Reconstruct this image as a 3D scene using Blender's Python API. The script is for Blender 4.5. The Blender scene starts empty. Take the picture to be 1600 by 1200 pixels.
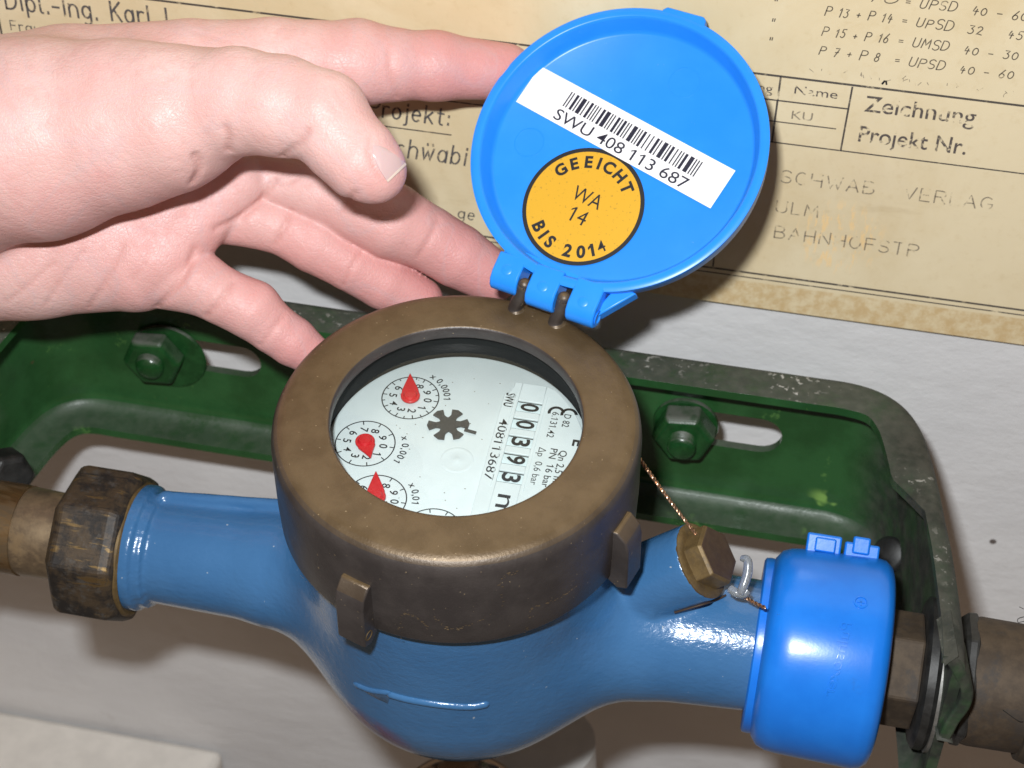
import bpy, bmesh, math, random
import numpy as np
from mathutils import Vector, Matrix
from math import sin, cos, pi, radians, hypot, atan2
random.seed(4); rng = np.random.default_rng(4)
S = 0.01                      # all numbers below are centimetres
scene = bpy.context.scene
COL = scene.collection

# ------------------------------------------------------------------ camera, light, exposure
CAM = np.array((7.9131, -34.6505, 32.3063))
FW, RT, DN = np.array((-0.137029, 0.739655, -0.658888)), np.array((0.979875, 0.19868, 0.019251)), np.array((0.145147, -0.64299, -0.751995))
cam = bpy.data.cameras.new('camera'); cam_o = bpy.data.objects.new('camera', cam); COL.objects.link(cam_o)
cam.sensor_width = 36.0; cam.lens = 63.0; cam.clip_start = 0.02; cam.clip_end = 20
cam_o.matrix_world = Matrix(((RT[0], -DN[0], -FW[0], CAM[0]*S), (RT[1], -DN[1], -FW[1], CAM[1]*S), (RT[2], -DN[2], -FW[2], CAM[2]*S), (0, 0, 0, 1)))
cam.dof.use_dof = True; cam.dof.focus_distance = 0.49; cam.dof.aperture_fstop = 22
scene.camera = cam_o
scene.view_settings.view_transform = 'Standard'; scene.view_settings.look = 'None'
scene.view_settings.exposure = 0; scene.view_settings.gamma = 1
scene.cycles.use_denoising = True
scene.cycles.max_bounces = 8

world = bpy.data.worlds.new('World'); scene.world = world; world.use_nodes = True
world.node_tree.nodes['Background'].inputs[0].default_value = (1.0, 0.66, 0.42, 1)   # warm lamp-lit cellar
world.node_tree.nodes['Background'].inputs[1].default_value = 0.15

FLASH = CAM - 3.3*RT - 4.9*DN - 0.5*FW
la = bpy.data.lights.new('camera_flash', 'AREA'); la.shape = 'RECTANGLE'; la.size = 0.026; la.size_y = 0.014
la.energy = 3.75; la.color = (0.95, 0.98, 1.0)
lo = bpy.data.objects.new('camera_flash', la); COL.objects.link(lo)
lo.location = Vector(FLASH*S)
lo.rotation_euler = (Vector((0.5, 4, -6))*S - Vector(FLASH*S)).to_track_quat('-Z', 'Y').to_euler()

# ------------------------------------------------------------------ materials
class Mat:
    def __init__(s, name, base, rough=0.5, metal=0.0, **kw):
        s.m = bpy.data.materials.new(name); s.m.use_nodes = True; s.nt = s.m.node_tree
        s.b = s.nt.nodes['Principled BSDF']; s.tc = None
        s.set('Base Color', base if not isinstance(base, tuple) else (*base, 1)); s.set('Roughness', rough); s.set('Metallic', metal)
        for k, v in kw.items(): s.set(k.replace('_', ' '), v)
    def node(s, t, **inp):
        n = s.nt.nodes.new(t)
        for k, v in inp.items():
            s.link(v, n.inputs[k.replace('_', ' ')])
        return n
    def link(s, v, sock):
        if isinstance(v, bpy.types.NodeSocket): s.nt.links.new(v, sock)
        else:
            if isinstance(v, tuple) and len(v) == 3 and sock.type == 'RGBA': v = (*v, 1)
            sock.default_value = v
    def set(s, k, v): s.link(v, s.b.inputs[k])
    def co(s, stretch=None):
        if s.tc is None: s.tc = s.nt.nodes.new('ShaderNodeTexCoord')
        o = s.tc.outputs['Object']
        if stretch:
            mp = s.nt.nodes.new('ShaderNodeMapping'); s.nt.links.new(o, mp.inputs[0]); mp.inputs['Scale'].default_value = stretch; o = mp.outputs[0]
        return o
    def noise(s, per_cm, detail=4, rough=0.6, stretch=None, dist=0.0):
        n = s.node('ShaderNodeTexNoise', Vector=s.co(stretch), Scale=per_cm*100.0, Detail=float(detail), Roughness=rough, Distortion=dist)
        return n.outputs['Fac']
    def voro(s, per_cm, stretch=None, feature='F1'):
        n = s.node('ShaderNodeTexVoronoi', Vector=s.co(stretch), Scale=per_cm*100.0); n.feature = feature
        return n.outputs['Distance']
    def ramp(s, fac, a, b, va=0.0, vb=1.0):
        n = s.node('ShaderNodeMapRange', Value=fac); n.interpolation_type = 'SMOOTHSTEP'
        for k, v in zip(('From Min', 'From Max', 'To Min', 'To Max'), (a, b, va, vb)): n.inputs[k].default_value = v
        return n.outputs[0]
    def math(s, op, a, b=0.0):
        n = s.nt.nodes.new('ShaderNodeMath'); n.operation = op; s.link(a, n.inputs[0]); s.link(b, n.inputs[1]); return n.outputs[0]
    def mix(s, fac, a, b):
        n = s.nt.nodes.new('ShaderNodeMix'); n.data_type = 'RGBA'
        s.link(fac, n.inputs[0]); s.link(a, n.inputs[6]); s.link(b, n.inputs[7]); return n.outputs[2]
    def bump(s, h, strength=0.3, dist_cm=0.02, prev=None):
        n = s.nt.nodes.new('ShaderNodeBump'); s.link(h, n.inputs['Height']); n.inputs['Strength'].default_value = strength
        n.inputs['Distance'].default_value = dist_cm*S
        if prev is not None: s.nt.links.new(prev, n.inputs['Normal'])
        s.set('Normal', n.outputs[0]); return n.outputs[0]
    def up(s):
        g = s.nt.nodes.new('ShaderNodeNewGeometry'); x = s.nt.nodes.new('ShaderNodeSeparateXYZ'); s.nt.links.new(g.outputs['True Normal'], x.inputs[0]); return x.outputs[2]
    def xyz(s):
        x = s.nt.nodes.new('ShaderNodeSeparateXYZ'); s.nt.links.new(s.co(), x.inputs[0]); return x.outputs
    def attr(s, name):
        a = s.nt.nodes.new('ShaderNodeAttribute'); a.attribute_name = name; return a.outputs['Fac']

def m_wall():
    m = Mat('wall_paint', (0.5, 0.5, 0.5), 0.75)
    big = m.noise(0.12, 5); c = m.mix(m.ramp(big, 0.35, 0.7), (0.66, 0.655, 0.66), (0.73, 0.725, 0.725))
    dirt = m.noise(0.5, 9, 0.78); c = m.mix(m.ramp(dirt, 0.6, 0.74, 0, 0.32), c, (0.3, 0.26, 0.22))
    spots = m.voro(0.22); c = m.mix(m.ramp(spots, 0.035, 0.02), c, (0.12, 0.1, 0.09))
    m.set('Base Color', c)
    b1 = m.bump(m.noise(0.3, 4, 0.6, (1, 1, 1.6)), 0.35, 0.3); b2 = m.bump(m.noise(1.1, 5, 0.65, (0.5, 1, 1)), 0.28, 0.1, b1); m.bump(m.noise(5, 4), 0.4, 0.03, b2); return m.m
def m_bronze():
    m = Mat('bronze_lacquer', (0.2, 0.12, 0.05), 0.42, 0.2)
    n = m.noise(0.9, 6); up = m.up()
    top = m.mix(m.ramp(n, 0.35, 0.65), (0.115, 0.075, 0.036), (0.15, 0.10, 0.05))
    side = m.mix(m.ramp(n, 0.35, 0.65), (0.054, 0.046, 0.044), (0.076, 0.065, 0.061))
    c = m.mix(m.ramp(up, 0.35, 0.97), side, top)               # upward faces of the ring lighter and browner than its sides
    fleck = m.noise(9, 2, 0.5); c = m.mix(m.ramp(fleck, 0.72, 0.76, 0, 0.7), c, (0.45, 0.34, 0.2))
    scr = m.noise(1.6, 9, 0.8, (1, 1, 0.3)); c = m.mix(m.ramp(scr, 0.66, 0.74, 0, 0.4), c, (0.3, 0.26, 0.22))
    g_ = m.nt.nodes.new('ShaderNodeNewGeometry'); wearf = m.math('MULTIPLY', m.ramp(g_.outputs['Pointiness'], 0.53, 0.6), m.ramp(m.noise(3, 5, 0.7), 0.35, 0.6, 0.1, 0.9))
    c = m.mix(wearf, c, (0.36, 0.27, 0.17)); m.set('Metallic', m.ramp(wearf, 0, 1, 0.32, 0.85))
    m.set('Base Color', c); m.set('Roughness', m.ramp(n, 0.3, 0.7, 0.34, 0.46))
    b = m.bump(m.noise(13, 4, 0.65), 0.5, 0.02); m.bump(m.noise(2.5, 4), 0.15, 0.04, b); return m.m
def m_bare(name, c0, c1, rough, scale=2.0, metal=0.85, stretch=None, dark=(0.03, 0.026, 0.022), damt=0.7):
    m = Mat(name, c0, rough, metal)
    n = m.noise(scale, 7, 0.7, stretch); d = m.noise(scale*0.6, 8, 0.75, stretch, 0.3)
    c = m.mix(m.ramp(n, 0.35, 0.65), c0, c1); f = m.ramp(d, 0.48, 0.6, 0, damt); c = m.mix(f, c, dark)
    m.set('Base Color', c); m.set('Metallic', m.math('MULTIPLY', m.math('SUBTRACT', 1.0, f), metal))
    m.bump(n, 0.3, 0.04); return m.m
def m_body():
    m = Mat('blue_enamel', (0.03, 0.14, 0.4), 0.22, 0.0, Coat_Weight=0.3)
    n = m.noise(0.5, 5); c = m.mix(m.ramp(n, 0.3, 0.7), (0.04, 0.135, 0.30), (0.049, 0.154, 0.33))
    d = m.noise(1.1, 9, 0.8); c = m.mix(m.ramp(d, 0.665, 0.72, 0, 0.55), c, (0.17, 0.16, 0.12)); ch = m.noise(4, 3, 0.5); c = m.mix(m.ramp(ch, 0.735, 0.75, 0, 0.8), c, (0.4, 0.45, 0.5))
    o = m.xyz()                                               # reddish reflection painted into the enamel low on the bowl
    import_ = m.math('ADD', m.math('POWER', m.math('MULTIPLY', m.math('ADD', o[0], 0.019), 60.0), 2.0), m.math('POWER', m.math('MULTIPLY', m.math('ADD', o[2], 0.1), 75.0), 2.0))
    red = m.math('MULTIPLY', m.ramp(import_, 1.0, 0.15), m.ramp(m.noise(1.5, 4), 0.35, 0.6, 0.3, 0.8))
    c = m.mix(red, c, (0.16, 0.05, 0.11)); m.set('Base Color', c)
    b = m.bump(m.noise(2.6, 3, 0.55), 0.2, 0.06); m.bump(m.noise(6.5, 3, 0.6, (0.6, 1, 1)), 0.5, 0.035, b); return m.m
def m_lid():
    m = Mat('light_blue_plastic', (0.02, 0.25, 0.85), 0.33)
    n = m.noise(0.6, 4); c = m.mix(m.ramp(n, 0.3, 0.7), (0.016, 0.245, 0.86), (0.022, 0.265, 0.9))
    m.set('Base Color', c); m.set('Specular IOR Level', 0.4)
    du = m.noise(7, 4, 0.7); c = m.mix(m.ramp(du, 0.7, 0.76, 0, 0.3), c, (0.45, 0.6, 0.8)); sc_ = m.noise(3, 8, 0.8, (0.2, 1, 1)); c = m.mix(m.ramp(sc_, 0.66, 0.72, 0, 0.22), c, (0.3, 0.5, 0.85)); m.set('Base Color', c); m.bump(m.noise(8, 2), 0.05, 0.02); return m.m
def m_cap():
    m = Mat('cap_blue_plastic', (0.01, 0.17, 0.68), 0.27)
    n = m.noise(0.7, 6); c = m.mix(m.ramp(n, 0.35, 0.7), (0.009, 0.165, 0.66), (0.012, 0.19, 0.72))
    d = m.noise(0.5, 8, 0.7); c = m.mix(m.ramp(d, 0.62, 0.72, 0, 0.3), c, (0.03, 0.08, 0.2))
    m.set('Base Color', c); m.bump(m.noise(9, 3), 0.08, 0.02); return m.m
def m_bracket():
    m = Mat('green_bracket_paint', (0.01, 0.07, 0.015), 0.24)
    n = m.noise(0.45, 5); c = m.mix(m.ramp(n, 0.35, 0.65), (0.017, 0.066, 0.018), (0.027, 0.1, 0.03))
    lg = m.noise(0.8, 9, 0.7, (1, 1, 1)); c = m.mix(m.ramp(lg, 0.62, 0.69, 0, 0.6), c, (0.11, 0.24, 0.06)); ru = m.noise(1.1, 8, 0.75); c = m.mix(m.ramp(ru, 0.66, 0.72, 0, 0.6), c, (0.10, 0.055, 0.03))
    o = m.xyz(); up = m.up()
    dn = m.noise(0.9, 7, 0.7)
    dust = m.math('MULTIPLY', m.math('MULTIPLY', m.ramp(up, 0.3, 0.75), m.ramp(o[2], -0.02, 0.01, 0.62, 1.0)), m.ramp(dn, 0.25, 0.55, 0.35, 0.92))
    c = m.mix(dust, c, m.mix(m.ramp(m.noise(2.6, 5), 0.35, 0.7), (0.052, 0.056, 0.046), (0.082, 0.084, 0.07)))
    fl = m.noise(3.6, 4, 0.6); zone = m.ramp(m.noise(0.28, 2), 0.48, 0.6)
    flecks = m.math('MULTIPLY', m.math('MULTIPLY', m.math('MULTIPLY', m.ramp(fl, 0.58, 0.64), zone), m.ramp(up, 0.5, 0.8)), m.ramp(o[2], 0.0, 0.01))
    c = m.mix(flecks, c, (0.5, 0.49, 0.45))
    # grey-brown wear towards the clamped right-hand arm
    wear = m.math('MULTIPLY', m.ramp(o[0], 0.128, 0.146), m.ramp(m.noise(0.8, 6), 0.35, 0.6, 0.55, 1.0))
    c = m.mix(wear, c, m.mix(m.ramp(m.noise(1.8, 6), 0.35, 0.7), (0.016, 0.02, 0.015), (0.05, 0.05, 0.04)))
    chip = m.noise(0.55, 3, 0.5); c = m.mix(m.math('MULTIPLY', m.ramp(chip, 0.52, 0.55), m.math('MULTIPLY', m.ramp(o[0], 0.118, 0.124), m.math('MULTIPLY', m.ramp(o[2], -0.016, -0.02), m.ramp(o[0], 0.14, 0.136)))), c, (0.2, 0.36, 0.08))
    m.set('Base Color', c); m.set('Roughness', m.ramp(m.math('ADD', dust, wear), 0.0, 0.9, 0.2, 0.7))
    b = m.bump(m.noise(1.4, 4), 0.22, 0.06); m.bump(m.math('ADD', flecks, m.math('MULTIPLY', m.noise(8, 3), 0.4)), 0.4, 0.05, b); return m.m
def m_skin():
    m = Mat('skin', (0.6, 0.4, 0.33), 0.5)
    def cell(rot, sc, st):                                  # rhombic skin furrows
        mp = m.nt.nodes.new('ShaderNodeMapping'); m.nt.links.new(m.co(), mp.inputs[0]); mp.inputs['Rotation'].default_value = rot; mp.inputs['Scale'].default_value = st
        v = m.node('ShaderNodeTexVoronoi', Vector=mp.outputs[0], Scale=sc*100.0); v.feature = 'DISTANCE_TO_EDGE'; return m.ramp(v.outputs['Distance'], 0.0, 0.16)
    def lines(rot, sc):
        mp = m.nt.nodes.new('ShaderNodeMapping'); m.nt.links.new(m.co(), mp.inputs[0]); mp.inputs['Rotation'].default_value = rot
        v = m.node('ShaderNodeTexWave', Vector=mp.outputs[0], Scale=sc*100/3.0, Distortion=4.0, Detail=3.0, Detail_Scale=1.2); return m.ramp(v.outputs['Fac'], 0.02, 0.3)
    n = m.noise(0.55, 6, 0.65); n2 = m.noise(2.2, 6, 0.7); red = m.attr('redness')
    c = m.mix(m.ramp(n, 0.3, 0.7), (0.66, 0.392, 0.36), (0.765, 0.522, 0.488))
    c = m.mix(m.math('MULTIPLY', m.ramp(n2, 0.4, 0.68), 0.5), c, (0.60, 0.31, 0.275))
    c = m.mix(red, c, (0.62, 0.258, 0.25))
    blot = m.noise(0.28, 3, 0.5); c = m.mix(m.ramp(blot, 0.46, 0.66, 0, 0.6), c, (0.66, 0.32, 0.30))
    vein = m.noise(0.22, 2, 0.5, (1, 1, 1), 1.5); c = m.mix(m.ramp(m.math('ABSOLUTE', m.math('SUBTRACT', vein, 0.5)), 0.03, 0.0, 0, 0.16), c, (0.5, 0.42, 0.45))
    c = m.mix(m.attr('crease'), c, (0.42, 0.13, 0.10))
    m.set('Base Color', c); m.set('Subsurface Weight', 0.12); m.set('Subsurface Radius', (1.0, 0.28, 0.16)); m.set('Subsurface Scale', 0.002)
    m.set('Roughness', m.ramp(n2, 0.3, 0.7, 0.4, 0.56)); m.set('Specular IOR Level', 0.4)
    h = m.math('ADD', cell((0.3, 0.5, 0.7), 9.5, (1, 0.55, 1)), m.math('MULTIPLY', cell((0.2, -0.4, -0.6), 5.0, (0.45, 1, 1)), 0.8))
    l = m.math('MULTIPLY', lines((0.4, 0.7, 0.5), 1.7), lines((-0.3, 0.5, -0.5), 1.4))
    b = m.bump(h, 0.27, 0.016); b = m.bump(l, 0.14, 0.02, b); m.bump(m.noise(1.0, 4), 0.14, 0.07, b)
    return m.m
def m_poster():
    m = Mat('laminated_paper', (0.6, 0.45, 0.23), 0.3)
    n = m.noise(0.11, 7, 0.62, None, 0.6); c = m.mix(m.ramp(n, 0.38, 0.62), (0.61, 0.485, 0.285) if False else (0.69, 0.56, 0.345), (0.77, 0.655, 0.44))
    f = m.noise(2.5, 7, 0.7); c = m.mix(m.ramp(f, 0.5, 0.75, 0, 0.22), c, (0.5, 0.35, 0.15))
    sp = m.voro(0.35); c = m.mix(m.ramp(sp, 0.03, 0.012, 0, 0.8), c, (0.09, 0.06, 0.04))
    o = m.xyz()
    mar = m.ramp(o[2], -0.0292, -0.0298)                      # unprinted margin along the bottom, mottled
    mc = m.mix(m.ramp(m.noise(2.4, 6, 0.7), 0.36, 0.66), (0.55, 0.37, 0.16), (0.72, 0.60, 0.38))
    c = m.mix(m.math('MULTIPLY', mar, 0.75), c, mc)
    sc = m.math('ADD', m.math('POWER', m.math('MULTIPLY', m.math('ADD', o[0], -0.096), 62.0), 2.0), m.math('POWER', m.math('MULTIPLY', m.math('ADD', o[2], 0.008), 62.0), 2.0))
    glare = m.math('MULTIPLY', m.ramp(sc, 1.0, 0.2), m.ramp(m.noise(3.0, 4, 0.65, (1.6, 1, 0.5)), 0.5, 0.62, 0, 0.55))  # orange glare on the laminate, painted into the sheet colour
    c = m.mix(glare, c, (0.95, 0.62, 0.26)); m.set('Base Color', c)
    st2 = m.noise(0.5, 5, 0.7, (0.3, 1, 1.2)); c = m.mix(m.ramp(st2, 0.6, 0.75, 0, 0.25), c, (0.45, 0.33, 0.17)); m.set('Base Color', c)
    m.set('Roughness', m.ramp(mar, 0, 1, 0.24, 0.6)); b = m.bump(m.noise(0.16, 4), 0.3, 0.25); m.bump(m.noise(6, 3), 0.05, 0.02, b); return m.m
def m_ink(name, c, wear=0.0, scale=3.0, soft=0.08, alpha=1.0):
    m = Mat(name, c, 0.5)
    if wear > 0 or alpha < 1:
        tr = m.nt.nodes.new('ShaderNodeBsdfTransparent'); mx = m.nt.nodes.new('ShaderNodeMixShader'); out = m.nt.nodes['Material Output']
        f = m.ramp(m.noise(scale, 3, 0.6), wear-soft, wear+soft, 0, alpha) if wear > 0 else alpha
        m.link(f, mx.inputs[0]); m.nt.links.new(tr.outputs[0], mx.inputs[1]); m.nt.links.new(m.b.outputs[0], mx.inputs[2]); m.nt.links.new(mx.outputs[0], out.inputs[0])
    return m.m
def m_glass():
    m = Mat('sight_glass', (1, 1, 1), 0.03)
    tr = m.nt.nodes.new('ShaderNodeBsdfTransparent'); gl = m.nt.nodes.new('ShaderNodeBsdfGlossy'); gl.inputs['Roughness'].default_value = 0.03
    fr = m.nt.nodes.new('ShaderNodeFresnel'); fr.inputs[0].default_value = 1.45; mx = m.nt.nodes.new('ShaderNodeMixShader'); out = m.nt.nodes['Material Output']
    tr.inputs[0].default_value = (0.97, 0.99, 0.985, 1)
    g_ = m.nt.nodes.new('ShaderNodeNewGeometry'); m.link(m.math('MULTIPLY', fr.outputs[0], m.math('SUBTRACT', 1.0, g_.outputs['Backfacing'])), mx.inputs[0]); m.nt.links.new(tr.outputs[0], mx.inputs[1]); m.nt.links.new(gl.outputs[0], mx.inputs[2]); m.nt.links.new(mx.outputs[0], out.inputs[0]); return m.m
def m_dial():
    m = Mat('dial_white', (0.66, 0.74, 0.75), 0.4)
    n = m.noise(1.0, 5); c = m.mix(m.ramp(n, 0.35, 0.7), (0.63, 0.68, 0.69), (0.67, 0.72, 0.73))
    s = m.noise(2.2, 9, 0.78); c = m.mix(m.ramp(s, 0.69, 0.76, 0, 0.5), c, (0.25, 0.22, 0.17)); m.set('Base Color', c); return m.m
def m_seal():
    m = Mat('yellow_seal_paper', (0.75, 0.43, 0.025), 0.45)
    f = m.noise(10, 2); c = m.mix(m.ramp(f, 0.62, 0.7, 0, 0.5), (0.66, 0.36, 0.022), (0.3, 0.18, 0.03)); m.set('Base Color', c); return m.m
def m_plain(name, c, rough=0.5, metal=0.0, var=0.15, scale=2.0, bump=0.1):
    m = Mat(name, c, rough, metal); n = m.noise(scale, 6, 0.65)
    m.set('Base Color', m.mix(m.ramp(n, 0.3, 0.7), tuple(x*(1-var) for x in c), tuple(min(1, x*(1+var)) for x in c)))
    if bump: m.bump(n, bump, 0.04)
    return m.m
def m_nutbrass():
    m = Mat('tarnished_brass', (0.2, 0.12, 0.04), 0.55, 0.5)
    n = m.noise(0.9, 8, 0.75); d = m.noise(5.5, 4, 0.6, (0.14, 1.0, 1.0)); z = m.noise(0.8, 4)
    c = m.mix(m.ramp(n, 0.40, 0.58), (0.02, 0.0175, 0.016), (0.07, 0.048, 0.028))
    g = m.noise(1.6, 8, 0.8); c = m.mix(m.ramp(g, 0.52, 0.62, 0, 0.65), c, (0.085, 0.08, 0.074))
    st = m.math('MULTIPLY', m.ramp(d, 0.57, 0.63), m.ramp(z, 0.42, 0.56)); c = m.mix(m.math('MULTIPLY', st, 0.7), c, (0.3, 0.2, 0.085))
    dk = m.noise(5.0, 4, 0.6, (0.12, 1.0, 1.0)); c = m.mix(m.ramp(dk, 0.58, 0.66, 0, 0.7), c, (0.015, 0.013, 0.012))
    m.set('Base Color', c); m.set('Metallic', m.ramp(st, 0, 1, 0.25, 0.85)); b = m.bump(d, 0.35, 0.04); m.bump(n, 0.4, 0.06, b); return m.m
def m_bolt():
    m = Mat('painted_bolt', (0.012, 0.06, 0.016), 0.26); up = m.up(); n = m.noise(1.5, 6, 0.7)
    c = m.mix(m.ramp(n, 0.35, 0.65), (0.008, 0.045, 0.011), (0.016, 0.075, 0.02)); d = m.math('MULTIPLY', m.ramp(up, 0.35, 0.9), m.ramp(n, 0.3, 0.6, 0.3, 0.9))
    m.set('Base Color', m.mix(d, c, (0.1, 0.1, 0.085))); m.set('Roughness', m.ramp(d, 0, 1, 0.22, 0.6)); m.bump(n, 0.3, 0.05); return m.m
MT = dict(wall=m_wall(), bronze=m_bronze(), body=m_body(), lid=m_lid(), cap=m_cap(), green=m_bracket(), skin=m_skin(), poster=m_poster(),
  glass=m_glass(), dial=m_dial(), seal=m_seal(), nut=m_nutbrass(),
  black_ring=m_plain('black_rubber', (0.004, 0.004, 0.004), 0.85), grey_lip=m_plain('cast_lip', (0.11, 0.1, 0.075), 0.5, 0.3),
  ink=m_ink('black_print', (0.012, 0.012, 0.014)), ink_navy=m_ink('navy_print', (0.012, 0.012, 0.03)),
  ink_line=m_ink('plan_line_ink', (0.045, 0.042, 0.05), 0.37, 2.2, 0.08, 0.75), ink_hand=m_ink('pen_ink', (0.08, 0.068, 0.06), 0.34, 3.5, 0.1, 0.7),
  ink_worn=m_ink('worn_print', (0.07, 0.06, 0.07), 0.47, 3.4, 0.07, 0.75), ink_faint=m_ink('faint_print', (0.14, 0.12, 0.11), 0.47, 2.8, 0.07, 0.5), ink_dipl=m_ink('stencil_ink', (0.1, 0.095, 0.1), 0.38, 4, 0.12, 0.8),
  white=m_plain('white_label', (0.86, 0.86, 0.87), 0.4, 0, 0.02, 1, 0.0), roller=m_plain('roller_white', (0.6, 0.69, 0.71), 0.4, 0, 0.04, 3, 0),
  red=m_plain('red_plastic', (0.55, 0.016, 0.022), 0.3, 0, 0.06, 3, 0.05), star=m_plain('dark_star_plastic', (0.055, 0.052, 0.05), 0.4, 0, 0.15, 6, 0.1),
  brass=m_bare('old_brass', (0.2, 0.125, 0.055), (0.3, 0.19, 0.09), 0.42, 0.9, 0.9, (0.3, 1, 1), (0.06, 0.045, 0.03), 0.75),
  solder=m_bare('grey_solder', (0.2, 0.15, 0.1), (0.32, 0.24, 0.15), 0.45, 1.6, 0.7, None, (0.2, 0.13, 0.06), 0.6),
  plug=m_bare('plug_brass', (0.12, 0.078, 0.03), (0.18, 0.12, 0.048), 0.55, 2.5, 0.35, None, (0.075, 0.05, 0.025), 0.6), plug_face=m_bare('plug_face', (0.075, 0.045, 0.03), (0.1, 0.065, 0.042), 0.5, 3, 0.4, None, (0.04, 0.026, 0.02), 0.5),
  iron=m_bare('rusty_dark_iron', (0.05, 0.035, 0.023), (0.085, 0.06, 0.038), 0.7, 1.4, 0.3, None, (0.03, 0.024, 0.02), 0.8), black_iron=m_plain('black_iron', (0.022, 0.022, 0.021), 0.5, 0.2, 0.5, 2, 0.3),
  zinc=m_bare('scratched_zinc', (0.2, 0.2, 0.19), (0.3, 0.29, 0.27), 0.5, 3, 0.8, None, (0.12, 0.1, 0.08), 0.5), bolt_green=m_bolt(),
  copper=m_plain('copper_wire', (0.4, 0.25, 0.16), 0.32, 0.9, 0.3, 12, 0), dark_line=m_plain('dark_line', (0.06, 0.04, 0.03), 0.5, 0.4),
  clear=Mat('clear_seal_plastic', (0.4, 0.43, 0.47), 0.16, 0, Transmission_Weight=0.6, IOR=1.45).m, chrome=m_plain('chrome', (0.55, 0.5, 0.45), 0.12, 1.0, 0.08, 1, 0),
  grey_pipe=m_plain('grey_plastic', (0.5, 0.49, 0.47), 0.4, 0, 0.05, 1), board=m_plain('cream_board', (0.78, 0.74, 0.68), 0.6, 0, 0.08, 0.5), floor=m_plain('floor_concrete', (0.25, 0.23, 0.21), 0.8, 0, 0.2, 0.3),
  nail=Mat('nail', (0.58, 0.41, 0.40), 0.14, 0, Subsurface_Weight=0.1, Subsurface_Scale=0.001).m, nail_tip=Mat('nail_free_edge', (0.7, 0.57, 0.49), 0.3).m, cardboard=m_plain('brown_board', (0.16, 0.1, 0.05), 0.8))

# ------------------------------------------------------------------ builders (cm in, metres out)
def obj(name, vf, mat, parent=None, smooth=35, kind=None, label=None, bevel=0, mats=None, fmat=None, M=None):
    v, f = vf; v = np.asarray(v, float).reshape(-1, 3)
    me = bpy.data.meshes.new(name); me.from_pydata((v*S).tolist(), [], [tuple(int(i) for i in q) for q in f]); me.update()
    for mm in ([MT[mat]] if mats is None else [MT[x] for x in mats]): me.materials.append(mm)
    if fmat is not None: me.polygons.foreach_set('material_index', np.asarray(fmat, np.int32))
    o = bpy.data.objects.new(name, me); COL.objects.link(o)
    if smooth:
        me.polygons.foreach_set('use_smooth', [True]*len(me.polygons))
        if smooth < 180: me.set_sharp_from_angle(angle=radians(smooth))
    if bevel:
        b = o.modifiers.new('bevel', 'BEVEL'); b.width = bevel*S; b.segments = 2; b.limit_method = 'ANGLE'; b.angle_limit = radians(35)
    if parent is not None: o.parent = parent
    if M is not None: o.matrix_local = M
    if kind: o['kind'] = kind
    if label: o['label'] = label
    return o
def thing(name, label, cat, loc=(0, 0, 0), rot=(0, 0, 0), group=None):
    o = bpy.data.objects.new(name, None); COL.objects.link(o); o.empty_display_size = 0.01
    o.location = Vector(loc)*S; o.rotation_euler = rot; o['label'] = label; o['category'] = cat
    if group: o['group'] = group
    return o
def join(*parts):
    V, F, n = [], [], 0
    for v, f in parts:
        v = np.asarray(v, float).reshape(-1, 3); V.append(v); F += [[i+n for i in q] for q in f]; n += len(v)
    return np.vstack(V), F
def tf(vf, o=(0, 0, 0), ex=(1, 0, 0), ey=(0, 1, 0), ez=(0, 0, 1)):
    v = np.asarray(vf[0], float).reshape(-1, 3); return np.asarray(o)+v@np.array([ex, ey, ez], float), vf[1]
def frame(d, up=(0, 0, 1)):
    d = np.asarray(d, float); d = d/np.linalg.norm(d); a = np.cross(up, d)
    if np.linalg.norm(a) < 1e-6: a = np.cross((1, 0, 0), d)
    a = a/np.linalg.norm(a); return a, np.cross(d, a), d
def lathe(prof, n=96, o=(0, 0, 0), d=(0, 0, 1), closed=False, up=(0, 1, 0), a0=0.0):
    ex, ey, ez = frame(d, up); V = []; F = []; k = len(prof)
    for j in range(n):
        a = 2*pi*j/n+a0
        for r, h in prof: V.append((r*cos(a), r*sin(a), h))
    for j in range(n):
        q = (j+1) % n
        for i in range(k if closed else k-1):
            p = (i+1) % k; F.append((j*k+i, q*k+i, q*k+p, j*k+p))
    if not closed:
        for i, (r, h) in ((0, prof[0]), (k-1, prof[-1])):
            if r > 1e-6:
                ring = [j*k+i for j in range(n)]; F.append(ring if i else ring[::-1])
    return tf((V, F), o, ex, ey, ez)
def box(c, s, ex=(1, 0, 0), ey=(0, 1, 0), ez=(0, 0, 1)):
    x, y, z = np.asarray(s)/2.0; V = [(a*x, b*y, e*z) for a in (-1, 1) for b in (-1, 1) for e in (-1, 1)]
    return tf((V, [(0, 1, 3, 2), (4, 6, 7, 5), (0, 4, 5, 1), (2, 3, 7, 6), (0, 2, 6, 4), (1, 5, 7, 3)]), c, ex, ey, ez)
def prism(poly, h0, h1, o=(0, 0, 0), ex=(1, 0, 0), ey=(0, 1, 0), ez=(0, 0, 1)):
    n = len(poly); V = [(x, y, h0) for x, y in poly]+[(x, y, h1) for x, y in poly]
    F = [list(range(n))[::-1], [n+i for i in range(n)]]+[(i, (i+1) % n, n+(i+1) % n, n+i) for i in range(n)]
    return tf((V, F), o, ex, ey, ez)
def ngon(n, r, a0=0.0): return [(r*cos(a0+2*pi*i/n), r*sin(a0+2*pi*i/n)) for i in range(n)]
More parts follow.
